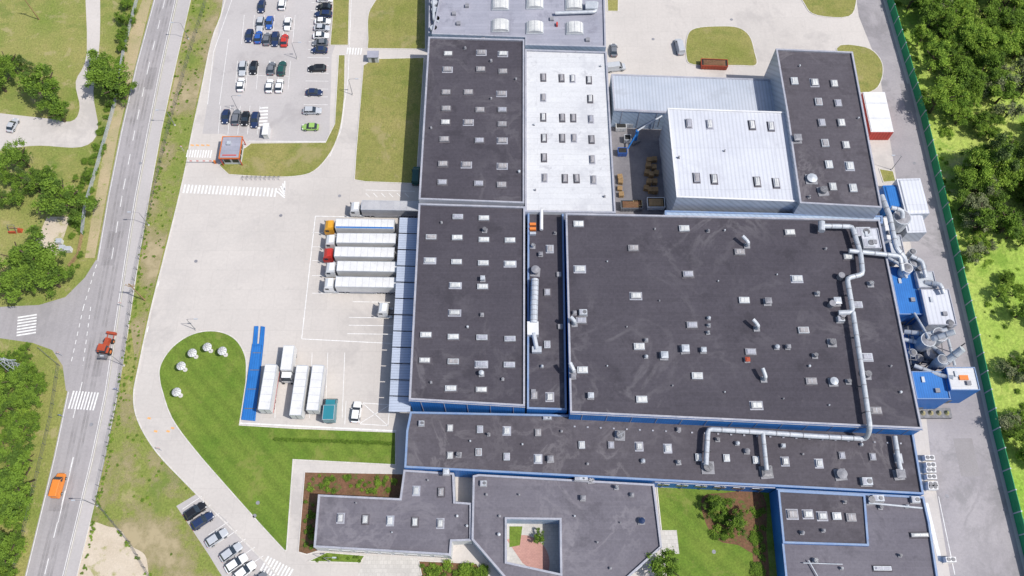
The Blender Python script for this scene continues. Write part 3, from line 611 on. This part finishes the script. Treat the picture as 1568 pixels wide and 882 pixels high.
o=s.obj('storage_container'); o.location=G(1336,184)
# gatehouse
e=empty('gatehouse',G(355,230)); x,y,_=G(354,227,3); s=MB()
s.box((x,y,0),(4.0,5.4,3),0,'wall_white'); s.obj('walls',e)
s=MB(); 
for k in range(3): s.box((x-2.02,y-1.7+k*1.6,1),(.06,1.3,1.4),0,'glass_dark'); s.box((x+2.02,y-1.7+k*1.6,1),(.06,1.3,1.4),0,'glass_dark')
for k in range(2): s.box((x-1+k*2,y-2.72,1),(1.5,.06,1.4),0,'glass_dark')
s.obj('windows',e)
s=MB(); s.box((x,y,3),(5.0,6.4,.3),0,'tractor_red'); s.ring([(x-2.5,y-3.2),(x+2.5,y-3.2),(x+2.5,y+3.2),(x-2.5,y+3.2)],.16,3.3,3.45,'orange','red'); s.box((x,y,3.3),(4.5,5.9,.12),0,'roof_light'); s.box((x-.5,y+1,3.42),(1.0,1.0,.5),0,'galv'); s.box((x,y-2.3,3.42),(3.4,.25,.12),0,'red')
for k in (-1,1):
    for j in (-1,1): s.box((x+k*2.3,y+j*3,0),(.18,.18,3),0,'red')
s.obj('roof',e)
s=MB(); s.box((0,0,0),(.4,.4,1.1),0,'orange'); s.box((-3.4,0,.95),(6.5,.12,.14),0,'paint_white')
for k in range(4): s.box((-.9-k*1.6,0,.94),(.6,.13,.16),0,'red')
o=s.obj('barrier_gate'); o.location=G(330,250)
s=MB(); s.box((0,0,0),(2.6,1.8,2.2),0,'wall_white'); s.box((0,0,2.2),(3,2.2,.15),0,'roof_light'); s.box((0,-.92,.1),(.8,.05,1.8),0,'steel_dark'); o=s.obj('electrical_kiosk'); o.location=G(573,92)
s=MB(); s.box((0,0,0),(1.2,3.2,2.2),0,'white_paint_metal'); s.box((0,0,2.2),(1.5,3.5,.15),0,'white_paint_metal',taper=.9); s.box((-.62,0,.3),(.04,1,1.7),0,'glass_dark'); o=s.obj('ticket_kiosk'); o.location=G(410,205)
s=MB()
for k in range(9): s.tube([(k*1.1,0,0),(k*1.1,0,.9),(k*1.1,.8,.9),(k*1.1,.8,0)],.04,'steel_dark',6)
s.tube([(0,.4,.9),(8.8,.4,.9)],.04,'steel_dark',6); o=s.obj('bicycle_rack'); o.location=G(372,276)
s=MB(); P=ccw(PX([(387,527),(404,527),(391,645),(370,643)])); s.flat(offset(P,.3),.14,'wall_blue'); s.ring(P,.3,0,.35,'wall_blue','wall_blue')
m0,m1=G2(395.5,527),G2(380.5,644)
for t in (.12,.35,.6,.85):
    a=(m0[0]+(m1[0]-m0[0])*t,m0[1]+(m1[1]-m0[1])*t); s.box((a[0],a[1],.141),(2.3,.18,.03),0,'steel_dark')
for q in ([(390,500),(396,500),(394,527),(387.5,527)],[(400,500),(406,501),(404,527),(397.5,527)]):
    P=ccw(PX(q)); s.ring(P,.12,0,.3,'wall_blue','wall_blue'); s.flat(offset(P,.12),.28,'wall_blue')
s.obj('truck_weighbridge')
for (u,v) in ((277,560),(294,540),(317,531),(340,537),(270,600)):
    s=MB(); s.cyl((0,0,0),.5,.12,'kerb_stone',14); s.cyl((0,0,.12),.09,2.5,'galv',8); s.cyl((0,0,2.6),.98,.2,'roof_white',18,r2=.7); s.cyl((0,0,2.8),.7,.2,'skylight_white',18,r2=.12)
    for k in range(9): a=k*math.pi*2/9; s.tube([(.95*math.cos(a),.95*math.sin(a),2.8),(.18*math.cos(a),.18*math.sin(a),3.02)],.04,'galv_dull',5)
    o=s.obj('lawn_lantern'); p=G(u,v,2.8); o.location=(p[0],p[1],.11)
# ---------------------------------------------------------------- fences
s=MB(); F_=PX(fence_px)
for i in range(len(F_)-1):
    p,q=Vector(F_[i]),Vector(F_[i+1]); n=max(1,int((q-p).length/4)); d=(q-p)/n; ang=math.atan2(d.y,d.x)
    for k in range(n):
        m=p+d*(k+.5); s.box((m.x,m.y,0),(d.length-.2,.12,2.9+.04*(k%2)),ang,'fence_green'); c=p+d*k; s.box((c.x,c.y,0),(.24,.24,3.1),ang,'galv')
        s.box((m.x,m.y,1.6),(d.length-.2,.2,.1),ang,'fence_green')
s.obj('green_noise_fence')
def wire(name,px,h=1.8,step=3,m='galv',rails=3,r=.035):
    s=MB(); P=PX(px)
    for i in range(len(P)-1):
        p,q=Vector(P[i]),Vector(P[i+1]); n=max(1,int((q-p).length/step)); d=(q-p)/n; ang=math.atan2(d.y,d.x)
        for k in range(n+1): c=p+d*k; s.box((c.x,c.y,0),(.08,.08,h),ang,m)
        for z in range(rails): m_=(p+q)/2; s.box((m_.x,m_.y,h*(z+1)/rails-.04),((q-p).length,r,r),ang,m)
    return s.obj(name)
wire('perimeter_fence',[(330,-40),(318,0),(290,90),(262,190),(240,280),(224,350),(207,430),(195,520),(180,620),(163,700),(148,768),(200,830),(235,890)],1.8,2.6,'steel_dark')
wire('garden_fence',[(225,-40),(212,0),(192,75),(178,160),(150,260),(132,320),(128,360)],1.6,2.2,'galv',rails=6,r=.06)
wire('garden_fence',[(128,362),(122,392),(108,410)],1.4,1.6,'wood',rails=4,r=.1)
wire('roadside_fence',[(62,535),(92,560),(80,640),(45,790),(20,890)],1.5,2.6,'steel_dark')
def lamp(u,v,h=8,rot=0):
    s=MB(); s.cyl((0,0,0),.09,h,'galv_dull',8,r2=.05); s.tube([(0,0,h-.1),(.4,0,h+.25),(1.8,0,h+.35)],.045,'galv_dull',6); s.box((2.1,0,h+.27),(.8,.26,.12),0,'galv'); s.cyl((0,0,0),.22,.3,'kerb_stone',10)
    o=s.obj('street_lamp'); o.location=G(u,v); o.rotation_euler=(0,0,rot)
for (u,v,r) in ((268,192,math.pi),(228,345,math.pi),(190,560,math.pi),(289,60,math.pi),(150,775,math.pi),(365,170,0),(455,90,0),(540,145,0),(1365,260,math.pi),(300,505,0),(505,860,0)): lamp(u,v,6,r)
def upole(u,v):
    s=MB(); s.cyl((0,0,0),.16,9,'wood',8,r2=.1); s.box((0,0,8.3),(2.4,.14,.14),0,'wood'); s.box((0,0,7.6),(1.6,.12,.12),0,'wood')
    for x in (-1.1,-.5,.5,1.1): s.cyl((x,0,8.44),.06,.2,'white_paint_metal',6)
    o=s.obj('utility_pole'); o.location=G(u,v)
for u,v in ((222,460),(60,30),(10,630)): upole(u,v)
s=MB()
for sx in (-1,1):
    for sy in (-1,1): s.tube([(sx*1.2,sy*1.2,0),(sx*.4,sy*.4,9)],.09,'galv',5)
for k in range(6):
    z=k*1.6; r0=1.2-.8*z/9; r1=1.2-.8*(z+1.6)/9
    for a,b2 in (((-1,-1),(1,-1)),((1,-1),(1,1)),((1,1),(-1,1)),((-1,1),(-1,-1))): s.tube([(a[0]*r0,a[1]*r0,z),(b2[0]*r1,b2[1]*r1,min(z+1.6,9))],.05,'galv',4)
s.tube([(-3,0,8.8),(3,0,8.8)],.09,'galv',5); o=s.obj('electricity_pylon'); o.location=G(36,572)
def sign(u,v,kind):
    s=MB(); s.cyl((0,0,0),.05,2.6,'galv',6)
    if kind=='x': s.box((0,-.05,2.1),(.65,.04,.65),0,'paintcar_blue'); s.box((0,-.08,2.3),(.3,.02,.3),0,'paint_white')
    else: s.cyl((0,-.04,2.3),.33,.04,'red',12,axis='y'); s.cyl((0,-.07,2.3),.24,.03,'paint_white',12,axis='y')
    o=s.obj('traffic_sign'); o.location=G(u,v)
for a in ((184,600,'x'),(100,640,'x'),(248,690,'r'),(96,545,'r'),(282,232,'r'),(190,470,'r')): sign(*a)
s=MB(); s.box((0,0,0),(1.6,.3,.8),0,'tractor_red'); s.tube([(-.8,0,0),(-.8,1.2,1.8),(.8,1.2,1.8),(.8,0,0)],.07,'steel_dark',6); s.box((1.6,.6,0),(1.1,1.1,1.1),0,'tractor_red',taper=.3); s.box((.2,1.2,.4),(2.4,.25,.1),0,'wood'); o=s.obj('playground_climber'); o.location=G(20,357)
for (u,v) in ((93,372),(98,382),(107,384)):
    s=MB(); s.box((0,0,0),(1.3,1.1,1.2),0,'white_paint_metal'); s.box((0,0,1.2),(1.4,1.2,.15),0,'galv',taper=.9); s.cyl((-.6,-.5,0),.1,.15,'rubber',8); o=s.obj('recycling_bin'); o.location=G(u,v)
# ---------------------------------------------------------------- vehicles
CM={}
def loft(b,st,m,mtop=None):
    secs=[]
    for x,w,z0,z1 in st: secs.append([(x,-w*.96,z0),(x,-w,z0+(z1-z0)*.45),(x,-w*.9,z1-.05),(x,-w*.7,z1),(x,w*.7,z1),(x,w*.9,z1-.05),(x,w,z0+(z1-z0)*.45),(x,w*.96,z0)])
    for a,c in zip(secs,secs[1:]):
        for k in range(7): b.face([a[k],a[k+1],c[k+1],c[k]][::-1],m)
    b.face(secs[0],m); b.face(secs[-1][::-1],m)
def car_mesh(kind,col):
    key=(kind,col)
    if key in CM: return CM[key]
    b=MB(); m='paintcar_'+col
    if kind=='van': L,W,Hh=5.2,1.95,2.1; cab=(-2.45,1.7,-2.4,.95); bz=1.15
    elif kind=='estate': L,W,Hh=4.7,1.82,1.5; cab=(-2.1,.95,-1.7,.2); bz=.92
    else: L,W,Hh=4.2,1.76,1.47; cab=(-1.7,.95,-1.15,.2); bz=.9
    h=L/2; w=W/2
    loft(b,[(-h,w*.8,.35,.8),(-h+.12,w*.93,.25,bz-.03),(-h+.6,w,.22,bz),(cab[1]-.1,w,.22,bz),(h-.7,w*.97,.22,bz-.13),(h-.2,w*.88,.25,bz-.25),(h,w*.7,.32,.6)],m)
    x0,x1,t0,t1=cab; wb,wt=w*.88,w*.78; z0,z1=bz-.03,Hh
    B0=[(x0,-wb,z0),(x1,-wb,z0),(x1,wb,z0),(x0,wb,z0)]; T=[(t0,-wt,z1-.04),(t1,-wt,z1-.04),(t1,wt,z1-.04),(t0,wt,z1-.04)]
    side='glass_dark' if kind!='van' else m
    b.face([B0[0],B0[1],T[1],T[0]],side); b.face([B0[2],B0[3],T[3],T[2]],side); b.face([B0[1],B0[2],T[2],T[1]],'glass_dark'); b.face([B0[3],B0[0],T[0],T[3]],'glass_dark' if kind!='van' else m)
    T2=[(t0+.08,-wt+.08,z1),(t1-.1,-wt+.08,z1),(t1-.1,wt-.08,z1),(t0+.08,wt-.08,z1)]
    b.face(T2,m)
    for k in range(4): l=(k+1)%4; b.face([T[k],T[l],T2[l],T2[k]],m)
    if kind!='van':
        for xx in ((x0+x1)/2,):
            for sy in (-1,1): b.face([(xx-.05,sy*(wb+.005),z0),(xx+.05,sy*(wb+.005),z0),(xx-.1,sy*(wt+.005),z1-.04),(xx-.2,sy*(wt+.005),z1-.04)],m)
    else:
        for sy in (-1,1): b.face([(.7,sy*(wb+.01),z0+.05),(1.55,sy*(wb+.01),z0+.05),(1.0,sy*(wt+.03),z1-.3),(.7,sy*(wt+.03),z1-.3)],'glass_dark')
    for sx in (-1,1):
        for sy in (-1,1):
            b.cyl((sx*L*.3,sy*w-.11 if sy>0 else sy*w-.09,.32),.32,.2,'rubber',14,axis='y'); b.cyl((sx*L*.3,sy*w-.1 if sy>0 else sy*w-.11,.32),.18,.22,'galv',10,axis='y')
    for sy in (-1,1):
        b.box((h-.22,sy*w*.66,.56),(.3,.3,.12),0,'paint_white'); b.box((-h+.06,sy*w*.68,.65),(.16,.24,.14),0,'red'); b.box((x1-.35,sy*(w+.08),bz-.05),(.16,.2,.14),0,m)
    CM[key]=b.mesh('car_body'); return CM[key]
def put(name,me,u,v,rot,h=0,z=.02):
    o=bpy.data.objects.new(name,me); bpy.context.scene.collection.objects.link(o); p=G(u,v,h); o.location=(p[0],p[1],z); o.rotation_euler=(0,0,R(rot)); return o
def car(u,v,rot,col,kind='hatch',name='parked_car'): put(name,car_mesh(kind,col),u,v,rot+random.uniform(-2,2),1.0)
for u,v,c in ((398,35,'silver'),(412,33,'blue'),(440,35,'white'),(381,53,'navy'),(395,55,'blue'),(408,58,'grey'),(421,58,'navy'),(435,60,'red'),(371,103,'silver'),(388,102,'black'),(415,103,'grey'),(431,103,'dkgreen'),(368,128,'white'),(412,130,'white'),(427,130,'white'),(345,177,'navy'),(361,178,'grey'),(375,180,'black'),(390,182,'navy'),(400,8,'navy'),(432,3,'white')):
    car(u,v,random.choice((90,-90)),c,random.choice(('hatch','estate')))
for v,c in ((-3,'white'),(9,'black'),(20,'navy'),(31,'white'),(41,'silver'),(53,'white'),(64,'grey'),(75,'navy'),(103,'black'),(140,'navy'),(168,'silver'),(193,'green')):
    car(497-(v/200)*23 if v>=80 else 497-v*.11,v,random.choice((0,180)),c,random.choice(('hatch','estate')))
for u,v,c in ((298,782,'black'),(309,797,'navy'),(331,823,'silver'),(353,845,'silver'),(361,862,'white'),(374,874,'white'),(392,890,'grey')): car(u,v,38,c,'estate')
car(545,630,88,'white','estate'); car(18,190,80,'silver','hatch'); car(88,743,86,'orange','van','orange_van'); car(940,75,90,'grey'); car(943,102,10,'silver','van','delivery_van'); car(1041,70,98,'silver','van','delivery_van'); car(637,268,88,'dkgreen','van','delivery_van')
def wheels(b,xs,w,r=.5):
    for x in xs:
        for sy in (-1,1):
            y=sy*(w-.3); b.cyl((x,y-.15,r),r,.3,'rubber',14,axis='y'); b.cyl((x,y-.16,r),r*.5,.32,'galv',10,axis='y')
def tractor_unit(b,x,col):
    m='paintcar_'+col
    b.box((x-2.6,0,.7),(5.6,.9,.3),0,'steel_dark'); wheels(b,(x-.8+.0,x-4.6),1.25); b.cyl((x-4.4,0,1.0),.55,.15,'steel_dark',12)
    for sy in (-1,1): b.cyl((x-3.2,sy*.95,.65),.33,1.3,'galv',10,axis='x')
    b.box((x-1.1,0,.6),(2.25,2.45,1.2),0,m); 
    P0=[(x-2.3,-1.22,1.8),(x+.0,-1.22,1.8),(x+.0,1.22,1.8),(x-2.3,1.22,1.8)]; P1=[(x-2.3,-1.18,3.0),(x-.25,-1.18,3.0),(x-.25,1.18,3.0),(x-2.3,1.18,3.0)]
    b.face([P0[0],P0[1],P1[1],P1[0]],m);b.face([P0[2],P0[3],P1[3],P1[2]],m);b.face([P0[1],P0[2],P1[2],P1[1]],'glass_dark');b.face([P0[3],P0[0],P1[0],P1[3]],m)
    for sy in (-1,1): b.box((x-.8,sy*1.2,2.0),(.8,.06,.7),0,'glass_dark'); b.box((x+.05,sy*1.42,1.9),(.15,.25,.7),0,'steel_dark')
    T=[(x-2.2,-.95,3.75),(x-1.1,-.95,3.6),(x-1.1,.95,3.6),(x-2.2,.95,3.75)]
    b.face(T,m)
    for k in range(4): l=(k+1)%4; b.face([P1[k],P1[l],T[l],T[k]],m)
    b.box((x-.35,0,3.02),(.35,2.2,.08),0,'steel_dark'); b.box((x+.03,0,.5),(.12,2.3,.45),0,'steel_dark')
    for sy in (-1,1): b.box((x+.05,sy*.9,.8),(.1,.4,.2),0,'paint_white')
mat('tarp_grey',(.34,.34,.36),(.44,.44,.45),scale=.3,grain=.1,rough=.5)
mat('tarp_white',(.66,.66,.65),(.55,.55,.55),scale=.25,grain=.09,rough=.5,spots=(.6,(.42,.42,.41),.58,.5))
def semi(u,v,rot,cab,tcol='tarp_white',stripe=None,trailer=True,cabin=True,tl=13.6):
    b=MB(); x1=5.2; x0=x1-tl; xm=(x0+x1)/2
    if not cabin: sh=-xm
    else: sh=0
    if trailer:
        b.box((xm+sh,0,1.15),(tl,2.55,2.8),0,tcol); P=[(x0+sh,-1.275),(x1+sh,-1.275),(x1+sh,1.275),(x0+sh,1.275)]
        b.ring(P,.1,3.95,4.0,'galv','galv')
        nb=int(tl/1.5)
        for k in range(1,nb): b.box((x0+sh+k*tl/nb,0,3.95),(.05,2.34,.02),0,'coping')
        b.box((xm+sh,0,.85),(tl-.6,.9,.3),0,'steel_dark'); wheels(b,(x0+sh+1.6,x0+sh+2.9,x0+sh+4.2),1.25); b.box((x1+sh+.06,0,2.6),(.25,1.6,1.1),0,'galv')
        b.box((x0+sh-.02,0,1.2),(.06,.08,2.6),0,'steel_dark')
        for sy in (-1,1): b.box((xm+sh+1,sy*1.2,.5),(tl*.45,.05,.6),0,'galv'); b.box((xm+sh,sy*1.285,1.15),(tl-.2,.03,.25),0,stripe or 'coping'); b.box((x1+sh-2.6,sy*.8,0),(.15,.15,1.1),0,'steel_dark')
        if stripe and cabin: b.box((xm,1.0,3.955),(13.3,.45,.03),0,stripe)
    if cabin: tractor_unit(b,8.1 if trailer else 2.8,cab)
    put('semi_truck' if trailer and cabin else ('semi_trailer' if trailer else 'truck_tractor_unit'),b.mesh('truck'),u,v,rot,3.2)
semi(588,317,179,'white','tarp_grey'); semi(549,345,179,'yellow','tarp_white','wall_blue'); semi(551,367,179.5,'white'); semi(548,388,179,'red'); semi(552,410,179,'white'); semi(550,434,179,'white')
semi(597,472,176,'white',trailer=False)
semi(411,594,88,'white','tarp_white','red',cabin=False,tl=10); 
semi(459,599,88,'white',cabin=False,tl=11); semi(484,595,88,'white','tarp_white',cabin=False,tl=10)
def boxtruck(u,v,rot,cab,box,l=6):
    b=MB(); b.box((0,0,.7),(l+2,.9,.3),0,'steel_dark'); b.box((-.9,0,1.0),(l,2.4,2.5),0,box); b.ring([(-.9-l/2,-1.2),(-.9+l/2,-1.2),(-.9+l/2,1.2),(-.9-l/2,1.2)],.08,3.5,3.54,'galv','galv'); wheels(b,(-l/2+.4,l/2+.9),1.2,.45)
    x=l/2-.7; m='paintcar_'+cab; b.box((x+.9,0,.6),(1.7,2.2,1.1),0,m)
    P0=[(x,-1.1,1.7),(x+1.75,-1.1,1.7),(x+1.75,1.1,1.7),(x,1.1,1.7)];P1=[(x,-1,2.6),(x+1.25,-1,2.6),(x+1.25,1,2.6),(x,1,2.6)]
    for k in range(4): q=(k+1)%4; b.face([P0[k],P0[q],P1[q],P1[k]],'glass_dark' if k==1 else m)
    b.face(P1,m)
    for sy in (-1,1): b.box((x+.9,sy*1.06,1.8),(.7,.06,.5),0,'glass_dark'); b.box((x+1.5,sy*1.3,1.7),(.12,.2,.5),0,'steel_dark')
    put('box_truck',b.mesh('box_truck'),u,v,rot,2.5)
boxtruck(441,556,-91,'white','tarp_white',5.6); boxtruck(505,627,90,'teal','paintcar_teal',3.2)
b=MB(); b.box((.9,0,.8),(2.4,1.0,1.0),0,'tractor_red',taper=.9); b.box((-.7,0,.7),(1.5,1.3,.8),0,'tractor_red')
P0=[(-1.5,-.8,1.5),(.1,-.8,1.5),(.1,.8,1.5),(-1.5,.8,1.5)];P1=[(-1.3,-.7,2.7),(-.1,-.7,2.7),(-.1,.7,2.7),(-1.3,.7,2.7)]
for k in range(4): q=(k+1)%4; b.face([P0[k],P0[q],P1[q],P1[k]],'glass_dark')
b.box((-.7,0,2.7),(1.5,1.7,.15),0,'tractor_red')
for sy in (-1,1): b.cyl((-.9,sy*1.05-.25,.85),.85,.5,'rubber',18,axis='y'); b.cyl((-.9,sy*1.05-.26,.85),.4,.52,'orange',12,axis='y'); b.cyl((1.6,sy*.85-.18,.55),.55,.36,'rubber',14,axis='y'); b.cyl((1.6,sy*.85-.19,.55),.26,.38,'orange',10,axis='y'); b.box((-.9,sy*1.0,1.72),(1.3,.5,.1),0,'tractor_red')
b.cyl((1.2,.35,1.8),.06,.8,'steel_dark',6); b.box((-2.2,0,.6),(1.1,1.9,.6),0,'steel_dark'); b.tube([(2.2,-.7,.6),(3.2,-.7,.8),(3.2,.7,.8),(2.2,.7,.6)],.1,'tractor_red',6); b.box((3.4,0,.35),(.5,2.1,.8),0,'tractor_red')
put('farm_tractor',b.mesh('farm_tractor'),163,532,82,.8)
# ---------------------------------------------------------------- vegetation
def leafmesh(name,kind,seed,nl=2600,mats=('leaf_a','leaf_b')):
    r=np.random.default_rng(seed); b=MB()
    if kind!='bush':
        hh=1.5 if kind=='tree' else 2.6
        b.cyl((0,0,0),.09,hh*.45,'bark',8,r2=.06); b.cyl((0,0,hh*.45),.06,hh*.5,'bark',7,r2=.02)
        if kind=='tree':
            for k in range(6):
                a=k*1.05+r.random(); z=.5+.12*k; l=.6+.2*r.random(); b.tube([(0,0,z),(l*.5*math.cos(a),l*.5*math.sin(a),z+.2),(l*math.cos(a),l*math.sin(a),z+.5)],.028,'bark',5)
    nc=60 if kind=='tree' else 30
    cs=[]
    if kind=='tree':
        lob=[(r.normal(0,.42),r.normal(0,.42),r.uniform(.8,1.6),r.uniform(.3,.52)) for _ in range(9)]+[(0,0,1.25,.6)]
        for _ in range(nc):
            l=lob[r.integers(len(lob))]; d=r.normal(size=3); d/=np.linalg.norm(d); d[2]=abs(d[2])*.9-.25
            q=l[3]*r.uniform(.7,1.1); cs.append((l[0]+d[0]*q,l[1]+d[1]*q,l[2]+d[2]*q,r.uniform(.09,.20)))
    elif kind=='conifer':
        for _ in range(nc*2):
            t=r.random()**.8; a=r.random()*6.28; q=(1-t)*.95*r.uniform(.35,1.05)+.03; cs.append((q*math.cos(a),q*math.sin(a),.35+t*2.3,r.uniform(.10,.2)))
    else:
        for _ in range(nc):
            d=r.normal(size=3); d/=np.linalg.norm(d); q=r.uniform(.4,1)*.8; cs.append((d[0]*q,d[1]*q,.45+abs(d[2])*q*.6-.1,r.uniform(.16,.32)))
    per=nl//len(cs); mis=[b.mi(m) for m in mats]
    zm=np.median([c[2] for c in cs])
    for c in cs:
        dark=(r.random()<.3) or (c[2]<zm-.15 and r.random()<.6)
        for _ in range(per):
            p=np.array(c[:3])+r.normal(size=3)*c[3]*np.array([.62,.62,.45])
            if p[2]<.03: continue
            n=r.normal(size=3)*.8+np.array([0,0,1.0]); n/=np.linalg.norm(n); a=np.cross(n,r.normal(size=3)); a/=np.linalg.norm(a)+1e-6; bb=np.cross(n,a)
            s=r.uniform(.032,.065) if kind!='bush' else r.uniform(.06,.12)
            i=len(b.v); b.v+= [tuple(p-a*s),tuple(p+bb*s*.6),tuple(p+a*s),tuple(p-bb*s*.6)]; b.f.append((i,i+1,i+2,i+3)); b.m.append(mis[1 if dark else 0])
    return b.mesh(name)
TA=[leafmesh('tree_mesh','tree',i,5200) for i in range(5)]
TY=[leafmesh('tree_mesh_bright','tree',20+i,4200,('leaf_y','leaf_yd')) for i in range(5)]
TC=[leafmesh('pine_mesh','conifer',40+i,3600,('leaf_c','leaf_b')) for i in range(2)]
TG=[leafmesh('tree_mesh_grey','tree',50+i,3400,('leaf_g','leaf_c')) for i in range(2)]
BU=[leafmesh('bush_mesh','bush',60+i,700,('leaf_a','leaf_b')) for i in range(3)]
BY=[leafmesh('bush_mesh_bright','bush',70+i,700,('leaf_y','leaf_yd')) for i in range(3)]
def plant(name,ms,u,v,r,parent=None,hz=1.0,ch=None):
    h=r*1.3*hz if ch is None else ch; p=G(u,v,h); o=bpy.data.objects.new(name,random.choice(ms)); bpy.context.scene.collection.objects.link(o)
    o.location=(p[0],p[1],0); o.rotation_euler=(0,0,random.uniform(0,6.28)); o.scale=(r,r*random.uniform(.9,1.1),r*hz*random.uniform(.9,1.1))
    if parent: o.parent=parent
    return o
for u,v,r in ((67,128,5.2),(88,172,3.0),(158,112,5.2),(175,128,4.8),(150,100,3.8),(28,238,3.9),(92,298,5.6),(70,275,3.6),(48,275,3.4),(20,300,3.0),(58,400,6.0),(28,395,4.8),(12,432,4.8),(75,425,3.8),(10,95,4.0),(-8,120,4.0),(182,140,3.0),(15,735,5.2),(0,765,4.4),(20,580,3.4),(5,620,3.8),(45,600,3.0),(30,660,3.2),(0,850,3.8),(2,690,3.4),(35,700,2.6),(1022,868,3.6),(1100,778,2.3),(1128,800,2.6),(1092,768,2.0),(824,823,1.4),(10,270,2.6),(132,268,1.8)):
    plant('tree',TA,u,v,r)
for u,v,r in ((38,98,2.8),(25,96,2.4),(52,285,2.6),(35,268,2.4),(0,300,3)): plant('spruce_tree',TC,u,v,r*.8,hz=1.1)
for u,v,r in ((190,6,1.8),(190,28,2.0),(188,48,1.8),(186,68,1.8),(196,-12,2)): plant('tree',TA,u,v,r)
def mass(name,items):
    e=empty(name,(0,0,0))
    for ms,u,v,r,hz in items: plant('clump',ms,u,v,r,e,hz)
it=[]
for _ in range(190):
    v=random.uniform(530,900); umax=82-(v-530)*.16; u=random.uniform(-60,umax-8); it.append((random.choice((BU,BU,BY,TA)),u,v,random.uniform(.9,2.1),1.0))
mass('thicket',it)
it=[]
for _ in range(70):
    t=random.random(); v=-20+t*330; u=205-.24*v+random.uniform(-10,4); it.append((BU,u,v,random.uniform(.6,1.2),1))
for _ in range(26): v=random.uniform(230,420); it.append((BU,random.uniform(112,132)-(v-230)*.06,v,random.uniform(.6,1.3),1))
mass('roadside_hedge',it)
it=[]
for k in range(46):
    u=420+k*4; it.append((BU,u,672+(u-420)*.035+random.uniform(-1,1),.5,.8))
mass('lawn_hedge',it)
it=[]
for k in range(40): it.append((random.choice((BU,BY)),random.uniform(470,608),random.uniform(728,752),random.uniform(.4,.8),1))
for k in range(20): it.append((BU,random.uniform(466,480),random.uniform(755,845),random.uniform(.4,.7),1))
for k in range(36): it.append((random.choice((BU,BY)),random.uniform(645,745),random.uniform(863,895),random.uniform(.5,1.5),1))
for k in range(10): it.append((BU,random.uniform(478,560),random.uniform(852,860),.4,1))
mass('shrub_planting',it)
it=[]
for k in range(44): it.append((BU,random.uniform(1152,1170),random.uniform(780,900),random.uniform(.6,1.0),.8))
for k in range(26): it.append((random.choice((BU,BY)),random.uniform(1088,1130),random.uniform(775,825),random.uniform(.5,1.1),1))
mass('courtyard_shrubs',it)
it=[]
def fx(v): return float(np.interp(v,[p[1] for p in fence_px],[p[0] for p in fence_px]))
# groves: trees gather in clusters with clearings between them
cl=[(random.uniform(1440,1720),random.uniform(-140,320)) for _ in range(34)]+[(1500,70),(1540,30),(1460,10),(1520,190),(1555,260),(1490,300),(1550,120),(1480,130),(1430,-10)]
for cx,cy in cl:
    q=random.random(); base=TY if q<.5 else (TA if q<.75 else (TG if q<.88 else TC))
    for _ in range(random.randint(5,10)):
        u=random.gauss(cx,20); v=random.gauss(cy,20)
        if u<fx(v)+30: continue
        it.append((base if random.random()<.7 else random.choice((TY,TA)),u,v,random.uniform(1.7,4.1),random.uniform(1.0,1.25)))
for cx,cy in ((1505,380),(1545,420),(1560,560),(1555,350),(1590,700),(1600,480),(1570,640),(1520,330)):
    for _ in range(5):
        u=random.gauss(cx,14); v=random.gauss(cy,14)
        if u>fx(v)+28: it.append((random.choice((TY,TY,TG,TA)),u,v,random.uniform(1.2,3.0),1.1))
mass('woodland',it)
it=[]
for _ in range(800):
    v=random.uniform(-150,900); u=fx(v)+14+random.random()*300
    if v>350 and random.random()<.55: continue
    it.append((random.choice((BY,BY,BU)),u,v,min(2.0,random.lognormvariate(-.55,.5)),.8))
mass('meadow_scrub',it)
it=[]
for _ in range(420):
    v=random.uniform(-20,880); a=np.interp(v,vs,S_)+4; c=np.interp(v,[0,60,140,215,320,400,480,560,605,645,692,740,785,835,882],[345,325,308,292,270,250,230,213,205,212,240,285,330,380,425])-6
    if random.random()<.6: u=random.choice((a+2,np.interp(v,[0,190,350,520,700,768,890],[318,262,224,195,163,148,235])))+random.gauss(0,2)
    else: u=random.uniform(a,c)
    if 770<v and 262<u<440: continue
    it.append((random.choice((BU,BY)),u,v,random.uniform(.2,.45),.7))
mass('verge_weeds',it)
# ---------------------------------------------------------------- light, sky, camera
sc=bpy.context.scene
w=bpy.data.worlds.new('World'); sc.world=w; w.use_nodes=True; nt=w.node_tree
sky=nt.nodes.new('ShaderNodeTexSky'); sky.sky_type='NISHITA'; sky.sun_disc=False
EL,AZ=R(57),R(112)
sky.sun_elevation=EL; sky.sun_rotation=AZ; sky.air_density=1.0; sky.dust_density=1.8
bg=nt.nodes['Background']; bg.inputs[1].default_value=.145; nt.links.new(sky.outputs[0],bg.inputs[0])
ld=bpy.data.lights.new('sun','SUN'); ld.energy=4.5; ld.angle=R(.5); ld.color=(1,.96,.90)
so=bpy.data.objects.new('sun',ld); sc.collection.objects.link(so)
dirv=Vector((math.sin(AZ)*math.cos(EL),math.cos(AZ)*math.cos(EL),math.sin(EL)))
so.rotation_euler=dirv.to_track_quat('Z','Y').to_euler(); so.location=(150,0,150)
cd=bpy.data.cameras.new('camera'); cd.sensor_width=36; cd.lens=FL/1568*36; cd.clip_end=5000; cd.clip_start=.5
co=bpy.data.objects.new('camera',cd); sc.collection.objects.link(co); co.location=(0,0,HC); co.rotation_euler=(TILT,0,0); sc.camera=co
sc.view_settings.view_transform='Standard'; sc.view_settings.look='None'; sc.view_settings.exposure=0
print('objects',len(bpy.data.objects))
